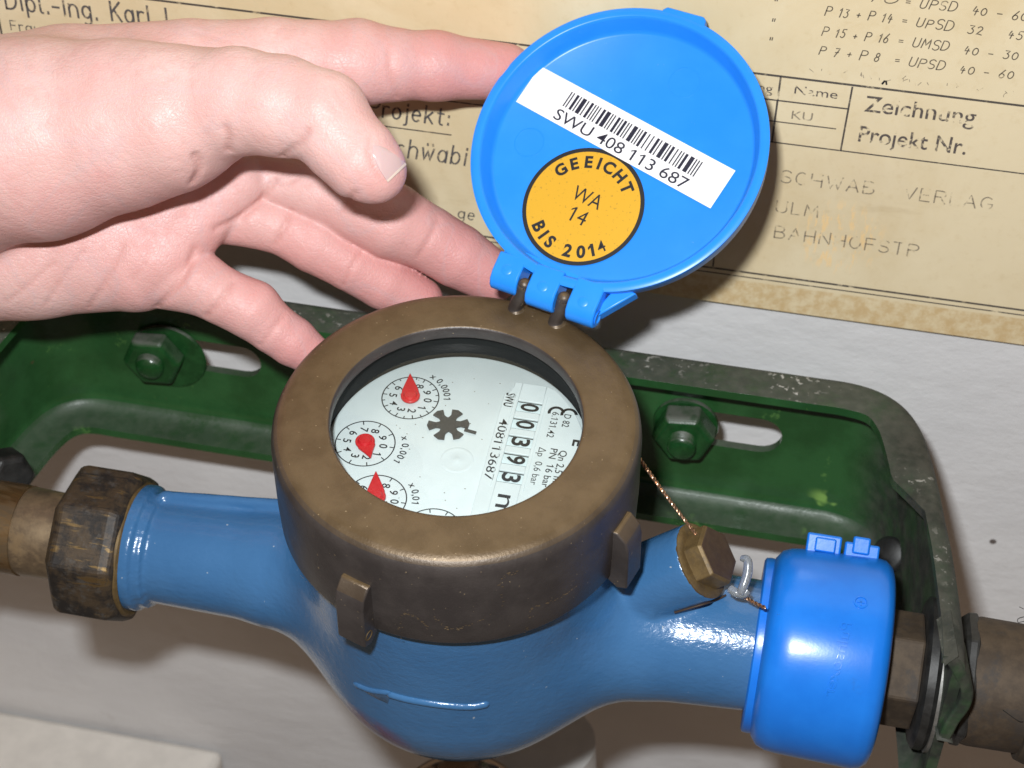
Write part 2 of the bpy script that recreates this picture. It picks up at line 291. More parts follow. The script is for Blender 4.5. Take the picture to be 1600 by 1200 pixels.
def tube(path, r, n=12, cap=True):
    P = np.asarray(path, float); k = len(P); R = np.full(k, r, float) if np.isscalar(r) else np.asarray(r, float)
    T = np.gradient(P, axis=0); T /= np.linalg.norm(T, axis=1)[:, None]; a = frame(T[0], (0.3, 0.2, 1))[0]; V = []
    for i in range(k):
        a = a-T[i]*(a@T[i]); a /= np.linalg.norm(a); b = np.cross(T[i], a)
        for j in range(n): t = 2*pi*j/n; V.append(P[i]+R[i]*(cos(t)*a+sin(t)*b))
    F = [(i*n+j, i*n+(j+1) % n, (i+1)*n+(j+1) % n, (i+1)*n+j) for i in range(k-1) for j in range(n)]
    if cap: F += [list(range(n))[::-1], [(k-1)*n+j for j in range(n)]]
    return V, F
def spline(P, n=8):
    P = np.asarray(P, float); Q = np.vstack([2*P[0]-P[1], P, 2*P[-1]-P[-2]]); out = []
    for i in range(1, len(Q)-2):
        for t in np.linspace(0, 1, n, endpoint=False):
            a, b, c, d = Q[i-1:i+3]; out.append(0.5*((2*b)+(c-a)*t+(2*a-5*b+4*c-d)*t*t+(3*b-a-3*c+d)*t**3))
    return np.array(out+[P[-1]])
def helix(path, r, turns_per_cm, ph):
    P = spline(path, 40); T = np.gradient(P, axis=0); L = np.concatenate([[0], np.cumsum(np.linalg.norm(np.diff(P, axis=0), axis=1))]); out = []
    for p, t, l in zip(P, T, L):
        a, b, _ = frame(t, (0.2, 0.9, 0.3)); w = 2*pi*turns_per_cm*l+ph; out.append(p+r*(cos(w)*a+sin(w)*b))
    return np.array(out)
_capH = {}
def _curve(s, **kw):
    c = bpy.data.curves.new('txt', 'FONT'); c.body = s; c.size = 1.0; c.resolution_u = 4; c.fill_mode = 'FRONT'
    for k, v in kw.items(): setattr(c, k, v)
    o = bpy.data.objects.new('txt', c); COL.objects.link(o); me = bpy.data.meshes.new_from_object(o.evaluated_get(bpy.context.evaluated_depsgraph_get()))
    V = np.array([v.co[:] for v in me.vertices]).reshape(-1, 3); F = [list(p.vertices) for p in me.polygons]
    bpy.data.objects.remove(o); bpy.data.curves.remove(c); bpy.data.meshes.remove(me); return V, F
def text(s, h, w=None, bold=0.0, shear=0.0, space=1.0, z=0.0):
    """print lettering with cap height h, fitted to width w, baseline at the origin"""
    if '\u0394' in s: bold = 0.0
    if bold > .002 and '4' in s: bold = .002
    if 'H' not in _capH: V, _ = _curve('H'); _capH['H'] = V[:, 1].max()
    V, F = _curve(s, offset=bold, shear=shear, space_character=space); F = [list(q) for q in F]; cap = _capH['H']
    for i, c in enumerate(s):
        if c == '1':
            g = _curve('1', offset=bold)[0]; sw = min(g[:, 0].max()-g[:, 0].min(), .09+bold*2)
            r = _curve(s[:i+1], offset=bold, space_character=space)[0][:, 0].max(); n0 = len(V); l = r-sw
            V = np.vstack([V, [(l+.002, cap, 1e-4), (l-.16, cap*.8, 1e-4), (l-.16, cap*.8-sw*.95, 1e-4), (l+.002, cap-sw*1.0, 1e-4)]]); F.append([n0+3, n0+2, n0+1, n0][::-1])
    V = V.copy(); V[:, 0] -= V[:, 0].min(); k = h/_capH['H']; V *= k
    if w: V[:, 0] *= w/V[:, 0].max()
    V[:, 2] = z; return V, F
# single-stroke drawing-office lettering
def A(cx, cy, rx, ry, a, b, n=9): return [(cx+rx*cos(radians(t)), cy+ry*sin(radians(t))) for t in np.linspace(a, b, n)]
G = {'P': (.6, [[(0, 0), (0, 1), (.3, 1)]+A(.3, .75, .28, .25, 90, -90)+[(0, .5)]]), 'U': (.62, [[(0, 1), (0, .3)]+A(.28, .28, .28, .28, 180, 360)+[(.56, 1)]]),
 'S': (.6, [A(.29, .74, .27, .26, 30, 180)+A(.29, .74, .27, .24, 180, 270, 4)+A(.29, .25, .27, .25, 90, -150)]), 'D': (.66, [[(0, 0), (0, 1), (.22, 1)]+A(.22, .5, .4, .5, 90, -90)+[(0, 0)]]),
 'M': (.74, [[(0, 0), (.06, 1), (.35, .3), (.64, 1), (.7, 0)]]), 'C': (.6, [A(.3, .5, .3, .5, 50, 310, 14)]), 'H': (.62, [[(0, 0), (0, 1)], [(.56, 0), (.56, 1)], [(0, .5), (.56, .5)]]),
 'W': (.84, [[(0, 1), (.2, 0), (.4, .8), (.6, 0), (.8, 1)]]), 'A': (.66, [[(0, 0), (.31, 1), (.62, 0)], [(.12, .34), (.5, .34)]]), 'B': (.6, [[(0, 0), (0, 1), (.3, 1)]+A(.3, .76, .22, .24, 90, -90)+[(0, .52)], [(.3, .52)]+A(.3, .26, .26, .26, 90, -90)+[(0, 0)]]),
 'V': (.62, [[(0, 1), (.3, 0), (.6, 1)]]), 'E': (.55, [[(.5, 1), (0, 1), (0, 0), (.5, 0)], [(0, .52), (.42, .52)]]), 'R': (.6, [[(0, 0), (0, 1), (.3, 1)]+A(.3, .75, .26, .25, 90, -90)+[(0, .5)], [(.28, .5), (.56, 0)]]),
 'L': (.5, [[(0, 1), (0, 0), (.46, 0)]]), 'G': (.66, [A(.31, .5, .31, .5, 50, 330, 14)+[(.6, .45), (.36, .45)]]), 'N': (.64, [[(0, 0), (0, 1), (.58, 0), (.58, 1)]]), 'O': (.66, [A(.3, .5, .3, .5, 90, 450, 17)]),
 'F': (.52, [[(0, 0), (0, 1), (.5, 1)], [(0, .52), (.4, .52)]]), 'T': (.6, [[(0, 1), (.56, 1)], [(.28, 1), (.28, 0)]]), 'K': (.6, [[(0, 0), (0, 1)], [(.54, 1), (0, .4)], [(.18, .58), (.56, 0)]]), 'I': (.1, [[(.03, 0), (.03, 1)]]), 'Z': (.6, [[(0, 1), (.55, 1), (0, 0), (.55, 0)]]),
 'i': (.12, [[(.04, 0), (.04, .66)], [(.04, .86), (.04, .95)]]), 'p': (.55, [[(0, .66), (0, -.32)], A(.24, .33, .24, .33, 180, -180, 15)]), 'l': (.2, [[(.02, 1), (.02, .12)]+A(.12, .12, .1, .12, 180, 280, 4)]), '.': (.12, [[(.03, 0), (.03, .09)]]), '-': (.42, [[(0, .4), (.36, .4)]]),
 'n': (.54, [[(0, 0), (0, .66)], [(0, .4)]+A(.24, .4, .24, .26, 180, 0)+[(.48, 0)]]), 'g': (.54, [A(.23, .35, .23, .31, 0, 360, 15), [(.46, .66), (.46, -.1)]+A(.24, -.1, .22, .22, 0, -130, 6)]), 'a': (.54, [A(.23, .33, .23, .33, 0, 360, 15), [(.47, .66), (.47, 0)]]),
 'r': (.36, [[(0, 0), (0, .66)], [(0, .4)]+A(.22, .42, .22, .24, 180, 60, 6)]), 'u': (.54, [[(0, .66), (0, .26)]+A(.24, .26, .24, .26, 180, 360)+[(.48, .66)], [(.48, .3), (.48, 0)]]), 'e': (.54, [[(0, .36), (.46, .36)]+A(.23, .33, .23, .33, 5, 310, 12)]), 'o': (.54, [A(.23, .33, .23, .33, 0, 360, 15)]),
 'j': (.2, [[(.1, .66), (.1, -.18)]+A(-.02, -.18, .12, .12, 0, -100, 5), [(.1, .86), (.1, .95)]]), 'k': (.5, [[(0, 0), (0, 1)], [(.4, .66), (0, .26)], [(.14, .4), (.44, 0)]]), 't': (.4, [[(.14, .95), (.14, .15)]+A(.28, .15, .14, .15, 180, 280, 5), [(0, .66), (.34, .66)]]), ':': (.14, [[(.04, .05), (.04, .14)], [(.04, .5), (.04, .59)]]),
 'c': (.48, [A(.23, .33, .23, .33, 55, 305, 11)]), 'h': (.54, [[(0, 0), (0, 1)], [(0, .4)]+A(.24, .4, .24, .26, 180, 0)+[(.48, 0)]]), 'w': (.7, [[(0, .66), (.16, 0), (.32, .55), (.48, 0), (.64, .66)]]), 'b': (.54, [[(0, 1), (0, 0)], A(.23, .33, .23, .33, 180, -180, 15)]), 'm': (.8, [[(0, 0), (0, .66)], [(0, .44)]+A(.18, .46, .18, .2, 180, 0, 6)+[(.36, 0)], [(.36, .44)]+A(.54, .46, .18, .2, 180, 0, 6)+[(.72, 0)]]),
 '+': (.5, [[(.04, .4), (.4, .4)], [(.22, .2), (.22, .6)]]), '=': (.42, [[(0, .3), (.32, .3)], [(0, .52), (.32, .52)]]), '"': (.3, [[(.02, .62), (.0, .3)], [(.16, .64), (.13, .32)]]), ' ': (.42, []),
 '0': (.5, [A(.22, .45, .22, .4, 90, 450, 15)]), '1': (.34, [[(.02, .7), (.2, .95), (.16, 0)]]), '2': (.5, [A(.2, .72, .2, .24, 160, -20, 8)+[(.02, .04), (.2, .1), (.46, .02)]]), '3': (.48, [[(.04, .95), (.4, .95), (.2, .6)]+A(.18, .3, .24, .3, 80, -140)]), '4': (.5, [[(.18, .9), (.04, .4), (.44, .42)], [(.32, .65), (.26, 0)]]),
 '5': (.5, [[(.44, .95), (.12, .95), (.08, .55)]+A(.2, .3, .22, .3, 110, -140)]), '6': (.5, [[(.36, .98), (.1, .5)]+A(.22, .26, .2, .26, 170, -190, 14)]), '7': (.48, [[(.04, .92), (.42, .94), (.14, 0)], [(.1, .46), (.38, .5)]]), '8': (.48, [A(.22, .72, .16, .22, -90, 270, 13), A(.22, .26, .2, .25, 90, 450, 13)]), '9': (.48, [A(.22, .65, .19, .27, 0, 360, 13), [(.41, .65), (.2, 0)]])}
def ribbon(P, w, z=0.0):
    P = np.asarray(P, float); T = np.gradient(P, axis=0) if len(P) > 2 else np.repeat([P[-1]-P[0]], 2, 0)
    T = T/(np.linalg.norm(T, axis=1)[:, None]+1e-9); N = np.stack([-T[:, 1], T[:, 0]], 1)*w/2
    P = P.copy(); P[0] -= T[0]*w*0.4; P[-1] += T[-1]*w*0.4
    L, R = P+N, P-N; k = len(P); V = [(x, y, z) for x, y in L]+[(x, y, z) for x, y in R]
    return V, [(i, k+i, k+i+1, i+1) for i in range(k-1)]
def dense(st, step=0.2):
    out = [st[0]]
    for a, b in zip(st[:-1], st[1:]):
        n = max(1, int(hypot(b[0]-a[0], b[1]-a[1])/step))
        for i in range(1, n+1): out.append((a[0]+(b[0]-a[0])*i/n, a[1]+(b[1]-a[1])*i/n))
    return out
def strokes(s, h, w=None, pen=0.05, slant=0.0, jit=0.0, gap=0.22):
    parts = []; x = 0.0; k = 0; tot = sum(G[c][0]+gap for c in s)-gap; sx = (w/(tot*h)) if w else 1.0
    for c in s:
        wd, st = G[c]; dy = rng.normal()*jit*0.5; sc = 1+rng.normal()*jit
        for q in st:
            q = dense([((x+px*sc+slant*py)*h*sx, (py*sc+dy)*h) for px, py in q], 0.25*h)
            parts.append(ribbon(q, pen, 0.0015*k)); k += 1
        x += wd+gap
    return join(*parts)

# ------------------------------------------------------------------ implicit surfaces -> mesh (surface nets)
def smin(a, b, k):
    h = np.clip(0.5+0.5*(b-a)/k, 0, 1); return b*(1-h)+a*h-k*h*(1-h)
def seg(p, a, b, ra, rb):
    a = np.asarray(a, np.float32); b = np.asarray(b, np.float32); d = b-a; t = np.clip(((p-a)@d)/(d@d+1e-9), 0, 1)
    return np.sqrt(((p-a-t[:, None]*d)**2).sum(1))-(ra+(rb-ra)*t)
def chain(p, pts, k=0.25):
    d = None
    for q, r in zip(pts[:-1], pts[1:]):
        e = seg(p, q[:3], r[:3], q[3], r[3]); d = e if d is None else smin(d, e, k)
    return d
def nets(f, lo, hi, h):
    lo = np.array(lo, float); st = 4; n = (np.ceil((np.array(hi)-lo)/(h*st)).astype(int))
    cg = np.stack(np.meshgrid(*[lo[i]+(np.arange(n[i])+0.5)*h*st-0.5*h for i in range(3)], indexing='ij'), -1).reshape(-1, 3).astype(np.float32)
    c = f(cg).reshape(n); near = np.abs(c) < h*st*1.6
    N = n*st; V = np.repeat(np.repeat(np.repeat(c, st, 0), st, 1), st, 2).astype(np.float32); mk = np.repeat(np.repeat(np.repeat(near, st, 0), st, 1), st, 2)
    idx = np.argwhere(mk); P = (lo+idx*h).astype(np.float32); val = np.empty(len(P), np.float32)
    for i in range(0, len(P), 400000): val[i:i+400000] = f(P[i:i+400000])
    V[mk] = val; ins = V < 0
    cs = [(i, j, k) for i in (0, 1) for j in (0, 1) for k in (0, 1)]
    sub = lambda B, q: B[q[0]:N[0]-1+q[0], q[1]:N[1]-1+q[1], q[2]:N[2]-1+q[2]]
    cnt = sum(sub(ins, q).astype(np.int8) for q in cs); act = (cnt > 0) & (cnt < 8); cells = np.argwhere(act)
    acc = np.zeros((len(cells), 3)); num = np.zeros(len(cells))
    for a in cs:
        for ax in range(3):
            if a[ax] == 0:
                b = list(a); b[ax] = 1
                va = V[cells[:, 0]+a[0], cells[:, 1]+a[1], cells[:, 2]+a[2]]; vb = V[cells[:, 0]+b[0], cells[:, 1]+b[1], cells[:, 2]+b[2]]
                x = (va < 0) != (vb < 0); t = np.where(x, va/np.where(x, va-vb, 1), 0); p = np.tile(np.array(a, float), (len(cells), 1)); p[:, ax] += t
                acc += np.where(x[:, None], p, 0); num += x
    verts = lo+(cells+acc/num[:, None])*h
    vid = np.full(act.shape, -1, np.int64); vid[act] = np.arange(len(cells)); faces = []
    for ax in range(3):
        o1, o2 = (ax+1) % 3, (ax+2) % 3; s0 = [slice(0, N[i]) for i in range(3)]; a = [slice(None)]*3; b = [slice(None)]*3
        a[ax] = slice(0, N[ax]-1); b[ax] = slice(1, N[ax]); A_, B_ = ins[tuple(a)], ins[tuple(b)]; e = np.argwhere(A_ != B_); s = A_[tuple(e.T)]
        ok = (e[:, o1] > 0) & (e[:, o2] > 0) & (e[:, o1] < N[o1]-1) & (e[:, o2] < N[o2]-1); e, s = e[ok], s[ok]; q = []
        for d1, d2 in ((1, 1), (0, 1), (0, 0), (1, 0)):
            c_ = e.copy(); c_[:, o1] -= d1; c_[:, o2] -= d2; q.append(vid[tuple(c_.T)])
        q = np.stack(q, 1); q[~s] = q[~s][:, ::-1]; faces.append(q)
    faces = np.vstack(faces); faces = faces[(faces >= 0).all(1)]
    return verts, faces
def relax(v, f, it=3, lam=0.5):
    e = np.vstack([f[:, [i, (i+1) % 4]] for i in range(4)])
    for _ in range(it):
        acc = np.zeros_like(v); c = np.zeros(len(v)); np.add.at(acc, e[:, 0], v[e[:, 1]]); np.add.at(c, e[:, 0], 1); np.add.at(acc, e[:, 1], v[e[:, 0]]); np.add.at(c, e[:, 1], 1)
        v = v+lam*(acc/c[:, None]-v)
    return v
def drop(f, P, back=6.0):
    """march points along the line of sight onto a surface f (a modelling aid: gives points on the real surface)"""
    P = np.asarray(P, float); d = P-CAM; d /= np.linalg.norm(d, axis=1)[:, None]; q = P-d*back
    for _ in range(60): q = q+d*(f(q.astype(np.float32))*0.8)[:, None]
    return q

# ------------------------------------------------------------------ the setting: cellar wall, floor
YW, YP = 11.9, 11.5
def grid_wall(x0, x1, z0, z1, y, n=60):
    xs = np.linspace(x0, x1, n); zs = np.linspace(z0, z1, n); V = []
    for x in xs:
        for z in zs: V.append((x, y+0.04*sin(x*0.31+1)*cos(z*0.27)+0.025*sin(x*0.9+z*0.7), z))
    F = [(i*n+j, (i+1)*n+j, (i+1)*n+j+1, i*n+j+1) for i in range(n-1) for j in range(n-1)]
    return V, F
obj('wall', grid_wall(-70, 70, -60, 60, YW), 'wall', kind='structure', smooth=180)
obj('floor', ([(-70, YW, -58), (-70, -60, -58), (70, -60, -58), (70, YW, -58)], [(0, 1, 2, 3)]), 'floor', kind='structure', smooth=0)

LX, LZ = -13.433, -33.256
t = thing('board', 'cream coloured board against the grey wall below the left pipe', 'board', (LX, YW-0.1, LZ))
obj('panel', box((-16, -4.2, -6), (32, 8.2, 12)), 'board', t, bevel=0.35)

# ------------------------------------------------------------------ laminated plan on the wall
t = thing('plan', 'yellowed laminated construction plan with German lettering hung on the wall', 'plan', (0, YP, 0))
def sheet(x0, x1, z0, z1, y, th, nx=40, nz=24):
    V, F = [], []
    for s_ in (0, 1):
        for i in range(nx):
            for j in range(nz):
                x = x0+(x1-x0)*i/(nx-1); z = z0+(z1-z0)*j/(nz-1)
                V.append((x, y+s_*th, z))
    q = nx*nz
    for i in range(nx-1):
        for j in range(nz-1):
            a = i*nz+j; F += [(a, a+nz, a+nz+1, a+1), (q+a, q+a+1, q+a+nz+1, q+a+nz)]
    for i in range(nx-1): F += [(i*nz, q+i*nz, q+(i+1)*nz, (i+1)*nz), (i*nz+nz-1, (i+1)*nz+nz-1, q+(i+1)*nz+nz-1, q+i*nz+nz-1)]
    for j in range(nz-1): F += [(j, j+1, q+j+1, q+j), ((nx-1)*nz+j, q+(nx-1)*nz+j, q+(nx-1)*nz+j+1, (nx-1)*nz+j+1)]
    return V, F
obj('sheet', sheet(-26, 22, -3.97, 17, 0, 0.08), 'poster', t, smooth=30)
obj('backing_board', box((-2, 0.27, 6.6), (47.2, 0.22, 20.6)), 'cardboard', t)
_k = [0]
def pp(vf, x, z):                       # flat print on the plan: x to the right, z up, a hair in front of the sheet
    _k[0] += 1; return tf(vf, (x, -0.012-0.0004*(_k[0] % 9), z), (1, 0, 0), (0, 0, 1), (0, -1, 0))
def plan_line(x0, z0, x1, z1, w, ink='ink_line'):
    obj('printed_line', pp(ribbon(dense([(x0, z0), (x1, z1)], 1.0), w), 0, 0), ink, t, smooth=0)
for a in ((-25.5, 4.69, 21.5, 4.67, .07), (7.13, 4.66, 7.13, 2.41, .06), (9.22, 4.6, 9.19, 2.41, .055), (5.5, 3.85, 9.2, 3.86, .05), (5.5, 3.12, 8.94, 3.13, .04), (-3.5, 2.39, 21.5, 2.4, .045), (5.8, 2.4, 5.81, -2.55, .05),
          (-17.45, 4.69, -17.42, -2.6, .07), (-25.5, -2.6, 21.5, -2.6, .07), (-25.5, -2.76, 21.5, -2.8, .045), (-5.36, 1.17, -2.78, 1.16, .045)): plan_line(*a)
def put(s, x, z, h, w, ink, pen=None, slant=0.0, jit=0.0):
    obj('lettering', pp(strokes(s, h, w, pen or h*0.11, slant, jit), x, z), ink, t, smooth=0)
put('Dipl.-Ing.', -17.1, 3.74, 0.66, 3.05, 'ink_dipl', .075); put('Karl I', -13.6, 3.78, 0.66, 1.85, 'ink_dipl', .075); put('Frauen', -17.08, 2.98, 0.34, 1.62, 'ink_dipl', .04)
put('Projekt:', -5.42, 1.5, 0.62, 2.6, 'ink_dipl', .07, .12); put('Schwäbi'.replace('ä', 'a'), -5.05, 0.1, 0.68, 2.75, 'ink_dipl', .065, .18); put('ge', -2.56, -2.0, 0.42, .56, 'ink_dipl', .045, .1)
obj('lettering', pp(join(ribbon([(0, 0), (.0, .06)], .06), ribbon([(.17, 0), (.17, .06)], .06)), -3.53, .66), 'ink_dipl', t, smooth=0)
for r, z in (('P 10', 7.42), ('P 13 + P 14', 6.82), ('P 15 + P 16', 6.17), ('P 7 + P 8', 5.54)):
    put(r, 8.12, z, .29, {'P 10': 1.9}.get(r, {'P 7 + P 8': 1.7}.get(r, 1.86)), 'ink_hand', .034, .22, .05)
    put('=', 10.3, z, .28, .14, 'ink_hand', .03, 0, 0); put('UMSD' if '15' in r else 'UPSD', 10.68, z-.02, .3, 1.0, 'ink_hand', .034, .2, .05)
    put({'P 10': '40 - 60', 'P 13 + P 14': '32   45', 'P 15 + P 16': '40 - 30', 'P 7 + P 8': '40 - 60'}[r], 12.12, z-.05, .27, 1.5, 'ink_hand', .034, .12, .06)
for z in (7.02, 6.36, 5.75, 7.66): put('"', 6.68, z, .26, .13, 'ink_hand', .035)
def helv(s, x, z, h, w, ink, bold=0.0): obj('lettering', pp(text(s, h, w, bold), x, z), ink, t, smooth=0)
helv('Änderung', 4.95, 4.08, .3, 2.0, 'ink_worn', .004); helv('Name', 7.58, 4.15, .28, 1.26, 'ink_worn', .002)
helv('Zeichnung', 9.66, 3.85, .53, 3.2, 'ink_worn', .006); helv('Projekt Nr.', 9.64, 2.8, .54, 3.15, 'ink_worn', .008)
helv('KU', 7.6, 3.29, .28, .62, 'ink_faint')
put('SCHWAB', 7.54, 1.0, .44, 2.85, 'ink_faint', .045); put('VERLAG', 11.28, .98, .44, 2.65, 'ink_faint', .045); put('ULM', 7.54, -.12, .42, 1.3, 'ink_faint', .045); put('BAHNHOFSTR', 7.6, -1.09, .45, 4.45, 'ink_faint', .045)
scr = []
for i in range(26):
    x = 8.0+rng.random()*6; z = 5.02+rng.normal()*.06; scr.append(ribbon([(x, z), (x+rng.normal()*.07, z+.05+rng.random()*.08)], .02, .0005*i))
obj('scratch_marks', pp(join(*scr), 0, 0), 'ink_faint', t, smooth=0)
obj('ink_blot', pp(join(ribbon([(0, 0), (.05, .1), (.1, .09)], .06), ribbon([(.09, .1), (.12, .0)], .05, .001)), 10.05, 4.84), 'ink', t, smooth=0)

# ------------------------------------------------------------------ green wall bracket
t = thing('wall_bracket', 'dark green steel channel bracket bolted to the wall behind the meter', 'bracket', (-2, 9.3, -7.5)); TB = np.array((-2, 9.3, -7.5))
ZT, ZB = -4.46, -10.65
path = [(-17.9, -1.0), (-17.75, 2), (-17.5, 5.0), (-17.2, 7.0), (-16.75, 8.2), (-16.0, 8.95), (-15.0, 9.28), (-13.5, 9.3), (-9, 9.3), (-4, 9.3), (1, 9.3), (6, 9.3), (9.2, 9.3), (10.7, 9.28), (11.7, 9.0), (12.4, 8.45), (12.9, 7.6), (13.2, 6.6), (13.45, 5.4), (13.7, 3.9), (13.95, 2.4), (14.15, .8), (14.3, -.6), (14.35, -1.6)]
path = spline(path, 5); wid = []
for x, y in path:
    w = 1.55
    if x > 11: w = 1.55-0.1*min(1, (x-11)/1.5)
    if x > 13 and y < 5.2: w = 1.45-(5.2-max(y, 3.9))/1.3*0.8
    wid.append(w)
T = np.gradient(path, axis=0); T /= np.linalg.norm(T, axis=1)[:, None]; Nn = np.stack([T[:, 1], -T[:, 0]], 1)    # towards the viewer / inside of the bow
def sect(w, th=0.3, R=0.45, Rb=0.75):
    o_ = [(w, ZT)]+[(R-R*sin(a), ZT-R+R*cos(a)) for a in np.linspace(0, pi/2, 6)]+[(Rb-Rb*cos(a), ZB+Rb-Rb*sin(a)) for a in np.linspace(0, pi/2, 7)]+[(w, ZB)]
    r, rb = R-th*.6, Rb-th*.5
    i_ = [(w, ZB+th)]+[(th+rb-rb*cos(a), ZB+th+rb-rb*sin(a)) for a in np.linspace(pi/2, 0, 7)]+[(th+r-r*sin(a), ZT-th-r+r*cos(a)) for a in np.linspace(pi/2, 0, 6)]+[(w, ZT-th)]
    return o_+i_
V, F = [], []; ns = len(sect(1))
for (x, y), n_, w in zip(path, Nn, wid):
    for u, z in sect(w): V.append((x+n_[0]*u, y+n_[1]*u, z))
for i in range(len(path)-1):
    for j in range(ns): q = (j+1) % ns; F.append((i*ns+j, i*ns+q, (i+1)*ns+q, (i+1)*ns+j))
F += [list(range(ns)), [(len(path)-1)*ns+j for j in range(ns)][::-1]]
ch = obj('channel', (np.array(V)-TB, F), 'green', t)
bm = bmesh.new(); bm.from_mesh(ch.data); bmesh.ops.recalc_face_normals(bm, faces=bm.faces); bm.to_mesh(ch.data); bm.free()
def stadium(x0, x1, z, r): return [(x1-r+r*cos(a), z+r*sin(a)) for a in np.linspace(-pi/2, pi/2, 12)]+[(x0+r+r*cos(a), z+r*sin(a)) for a in np.linspace(pi/2, 3*pi/2, 12)]
SR = (8.79, 9.0, -7.22); SL = (-8.84, 9.0, -7.38)
cut = obj('cutter', join(prism(stadium(SR[0]-4.2, SR[0], SR[2], .72), -3, 3, (0, 9, 0)-TB, (1, 0, 0), (0, 0, 1), (0, -1, 0)), prism(stadium(SL[0]-4.6, SL[0], SL[2], .66), -3, 3, (0, 9, 0)-TB, (1, 0, 0), (0, 0, 1), (0, -1, 0))), 'green', smooth=0)
cut.location = Vector(TB)*S
bm = bmesh.new(); bm.from_mesh(cut.data); bmesh.ops.recalc_face_normals(bm, faces=bm.faces); bm.to_mesh(cut.data); bm.free()
bo = ch.modifiers.new('slots', 'BOOLEAN'); bo.object = cut; bo.solver = 'EXACT'; bpy.context.view_layer.update()
me = bpy.data.meshes.new_from_object(ch.evaluated_get(bpy.context.evaluated_depsgraph_get())); ch.modifiers.clear(); ch.data = me; me.name = 'channel'
me.polygons.foreach_set('use_smooth', [True]*len(me.polygons)); me.set_sharp_from_angle(angle=radians(32)); bpy.data.objects.remove(cut)
b = ch.modifiers.new('bevel', 'BEVEL'); b.width = 0.06*S; b.segments = 2; b.limit_method = 'ANGLE'; b.angle_limit = radians(50)
yF = 9.0                                                # front face of the plate
B1 = np.array((5.644, 9.0, -7.124)); B2 = np.array((-12.507, 9.0, -7.445))
def hexnut(c, r, th, mat, rot, name='hex_nut'):
    prof = [(r*.6, 0), (r*1.0, 0), (r*1.0, th*.78), (r*.86, th), (r*.5, th)]
    return obj(name, lathe(prof, 6, np.array(c)-TB, (0, -1, 0), up=(0, 0, 1), a0=rot), mat, t, smooth=0, bevel=.07)
obj('washer', lathe([(.5, 0), (1.06, 0), (1.08, .06), (1.06, .16), (.5, .16)], 40, (B1[0], yF, B1[2])-TB, (0, -1, 0)), 'bolt_green', t)
nut = hexnut((B1[0], yF-.16, B1[2]), 1.04, .8, 'bolt_green', .12)
st = obj('stud', lathe([(.01, 1.22), (.36, 1.22), (.44, 1.16)]+[q for k in range(5) for q in ((.47, 1.1-.1*k), (.43, 1.05-.1*k))]+[(.48, .2), (.48, -.5)], 28, (B1[0], yF-.16, B1[2])-TB, (0, -1, 0)), 'bolt_green', t, smooth=50)
obj('washer', lathe([(.5, 0), (1.3, 0), (1.34, .06), (1.3, .15), (.5, .15)], 44, (B2[0]+.4, yF, B2[2]-.1)-TB, (0, -1, 0)), 'bolt_green', t)
hexnut((B2[0], yF-.15, B2[2]), 1.06, .62, 'bolt_green', .1)
obj('stud', lathe([(.01, .98), (.26, .96), (.44, .86), (.5, .72), (.52, .3), (.52, -.4)], 28, (B2[0], yF-.15, B2[2])-TB, (0, -1, 0)), 'bolt_green', t, smooth=60)
# threaded stud sticking out of the right-hand bend
s0 = np.array((13.386, 7.323, -10.044)); s1 = np.array((12.564, 6.352, -8.989)); L_ = np.linalg.norm(s1-s0)
pr = [(.01, L_), (.45, L_), (.52, L_-.06)]
for k in range(9): pr += [(.55, L_-.1-.16*k), (.49, L_-.18-.16*k)]
obj('threaded_stud', lathe(pr+[(.5, -.3)], 28, s0-TB, s1-s0), 'black_iron', t, smooth=50)
# curled tab on the end of the arm
tb = spline([np.array(p) for p in ((13.898, -1.72, -4.448), (14.178, -1.74, -4.88), (14.517, -1.75, -5.529), (14.573, -1.8, -6.107), (14.392, -1.85, -6.814), (14.283, -1.9, -7.572))], 6)
V, F = [], []
for i, p in enumerate(tb):
    T_ = tb[min(i+1, len(tb)-1)]-tb[max(i-1, 0)]; T_ /= np.linalg.norm(T_); sd = np.cross(T_, FW); sd /= np.linalg.norm(sd); back = np.array((-.22, 1.5, 0.0))
    for a, b_ in ((-.17, 0), (.17, 0), (.17, 1), (-.17, 1)): V.append(p+sd*a+back*b_)
F = [(i*4+j, i*4+(j+1) % 4, (i+1)*4+(j+1) % 4, (i+1)*4+j) for i in range(len(tb)-1) for j in range(4)]+[(0, 1, 2, 3), tuple(len(V)-4+j for j in (3, 2, 1, 0))]
obj('curled_tab', (np.array(V)-TB, F), 'green', t, bevel=.06)

# ------------------------------------------------------------------ pipework on the meter axis
AX = np.array((0.0, 0.65, -7.85)); ex_ = (1, 0, 0)
def onaxis(prof, x0, n=64, off=(0, 0, 0), a0=0.0): return lathe(prof, n, np.array((x0, 0, 0))+off, ex_, up=(0, 1, 0), a0=a0)
t = thing('brass_pipe', 'tarnished brass supply pipe with grey soldered collar at the far left', 'pipe', AX+(.1, 0, -.3))
obj('pipe', onaxis([(1.2, -26), (1.42, -26), (1.42, -13.95), (1.2, -13.95)], 0, 64), 'brass', t, smooth=40)
obj('solder_collar', onaxis([(1.2, -13.98), (1.36, -13.98), (1.39, -13.85), (1.36, -13.0), (1.34, -11.5), (1.1, -11.5)], 0), 'solder', t, smooth=50)
t = thing('union_nut', 'blackened brass union nut with bright scratches left of the blue meter body', 'union nut', AX+(-11.35, 0, -.3))
prof = [(1.4, -1.0), (2.05, -1.0), (2.42, -.78), (2.46, -.6), (2.46, .8), (2.32, 1.12), (2.0, 1.2), (1.9, 1.15), (1.6, 1.1)]
obj('nut_body', onaxis(prof, 0, 8, (0, 0, 0), .32), 'nut', t, smooth=0, bevel=.3)
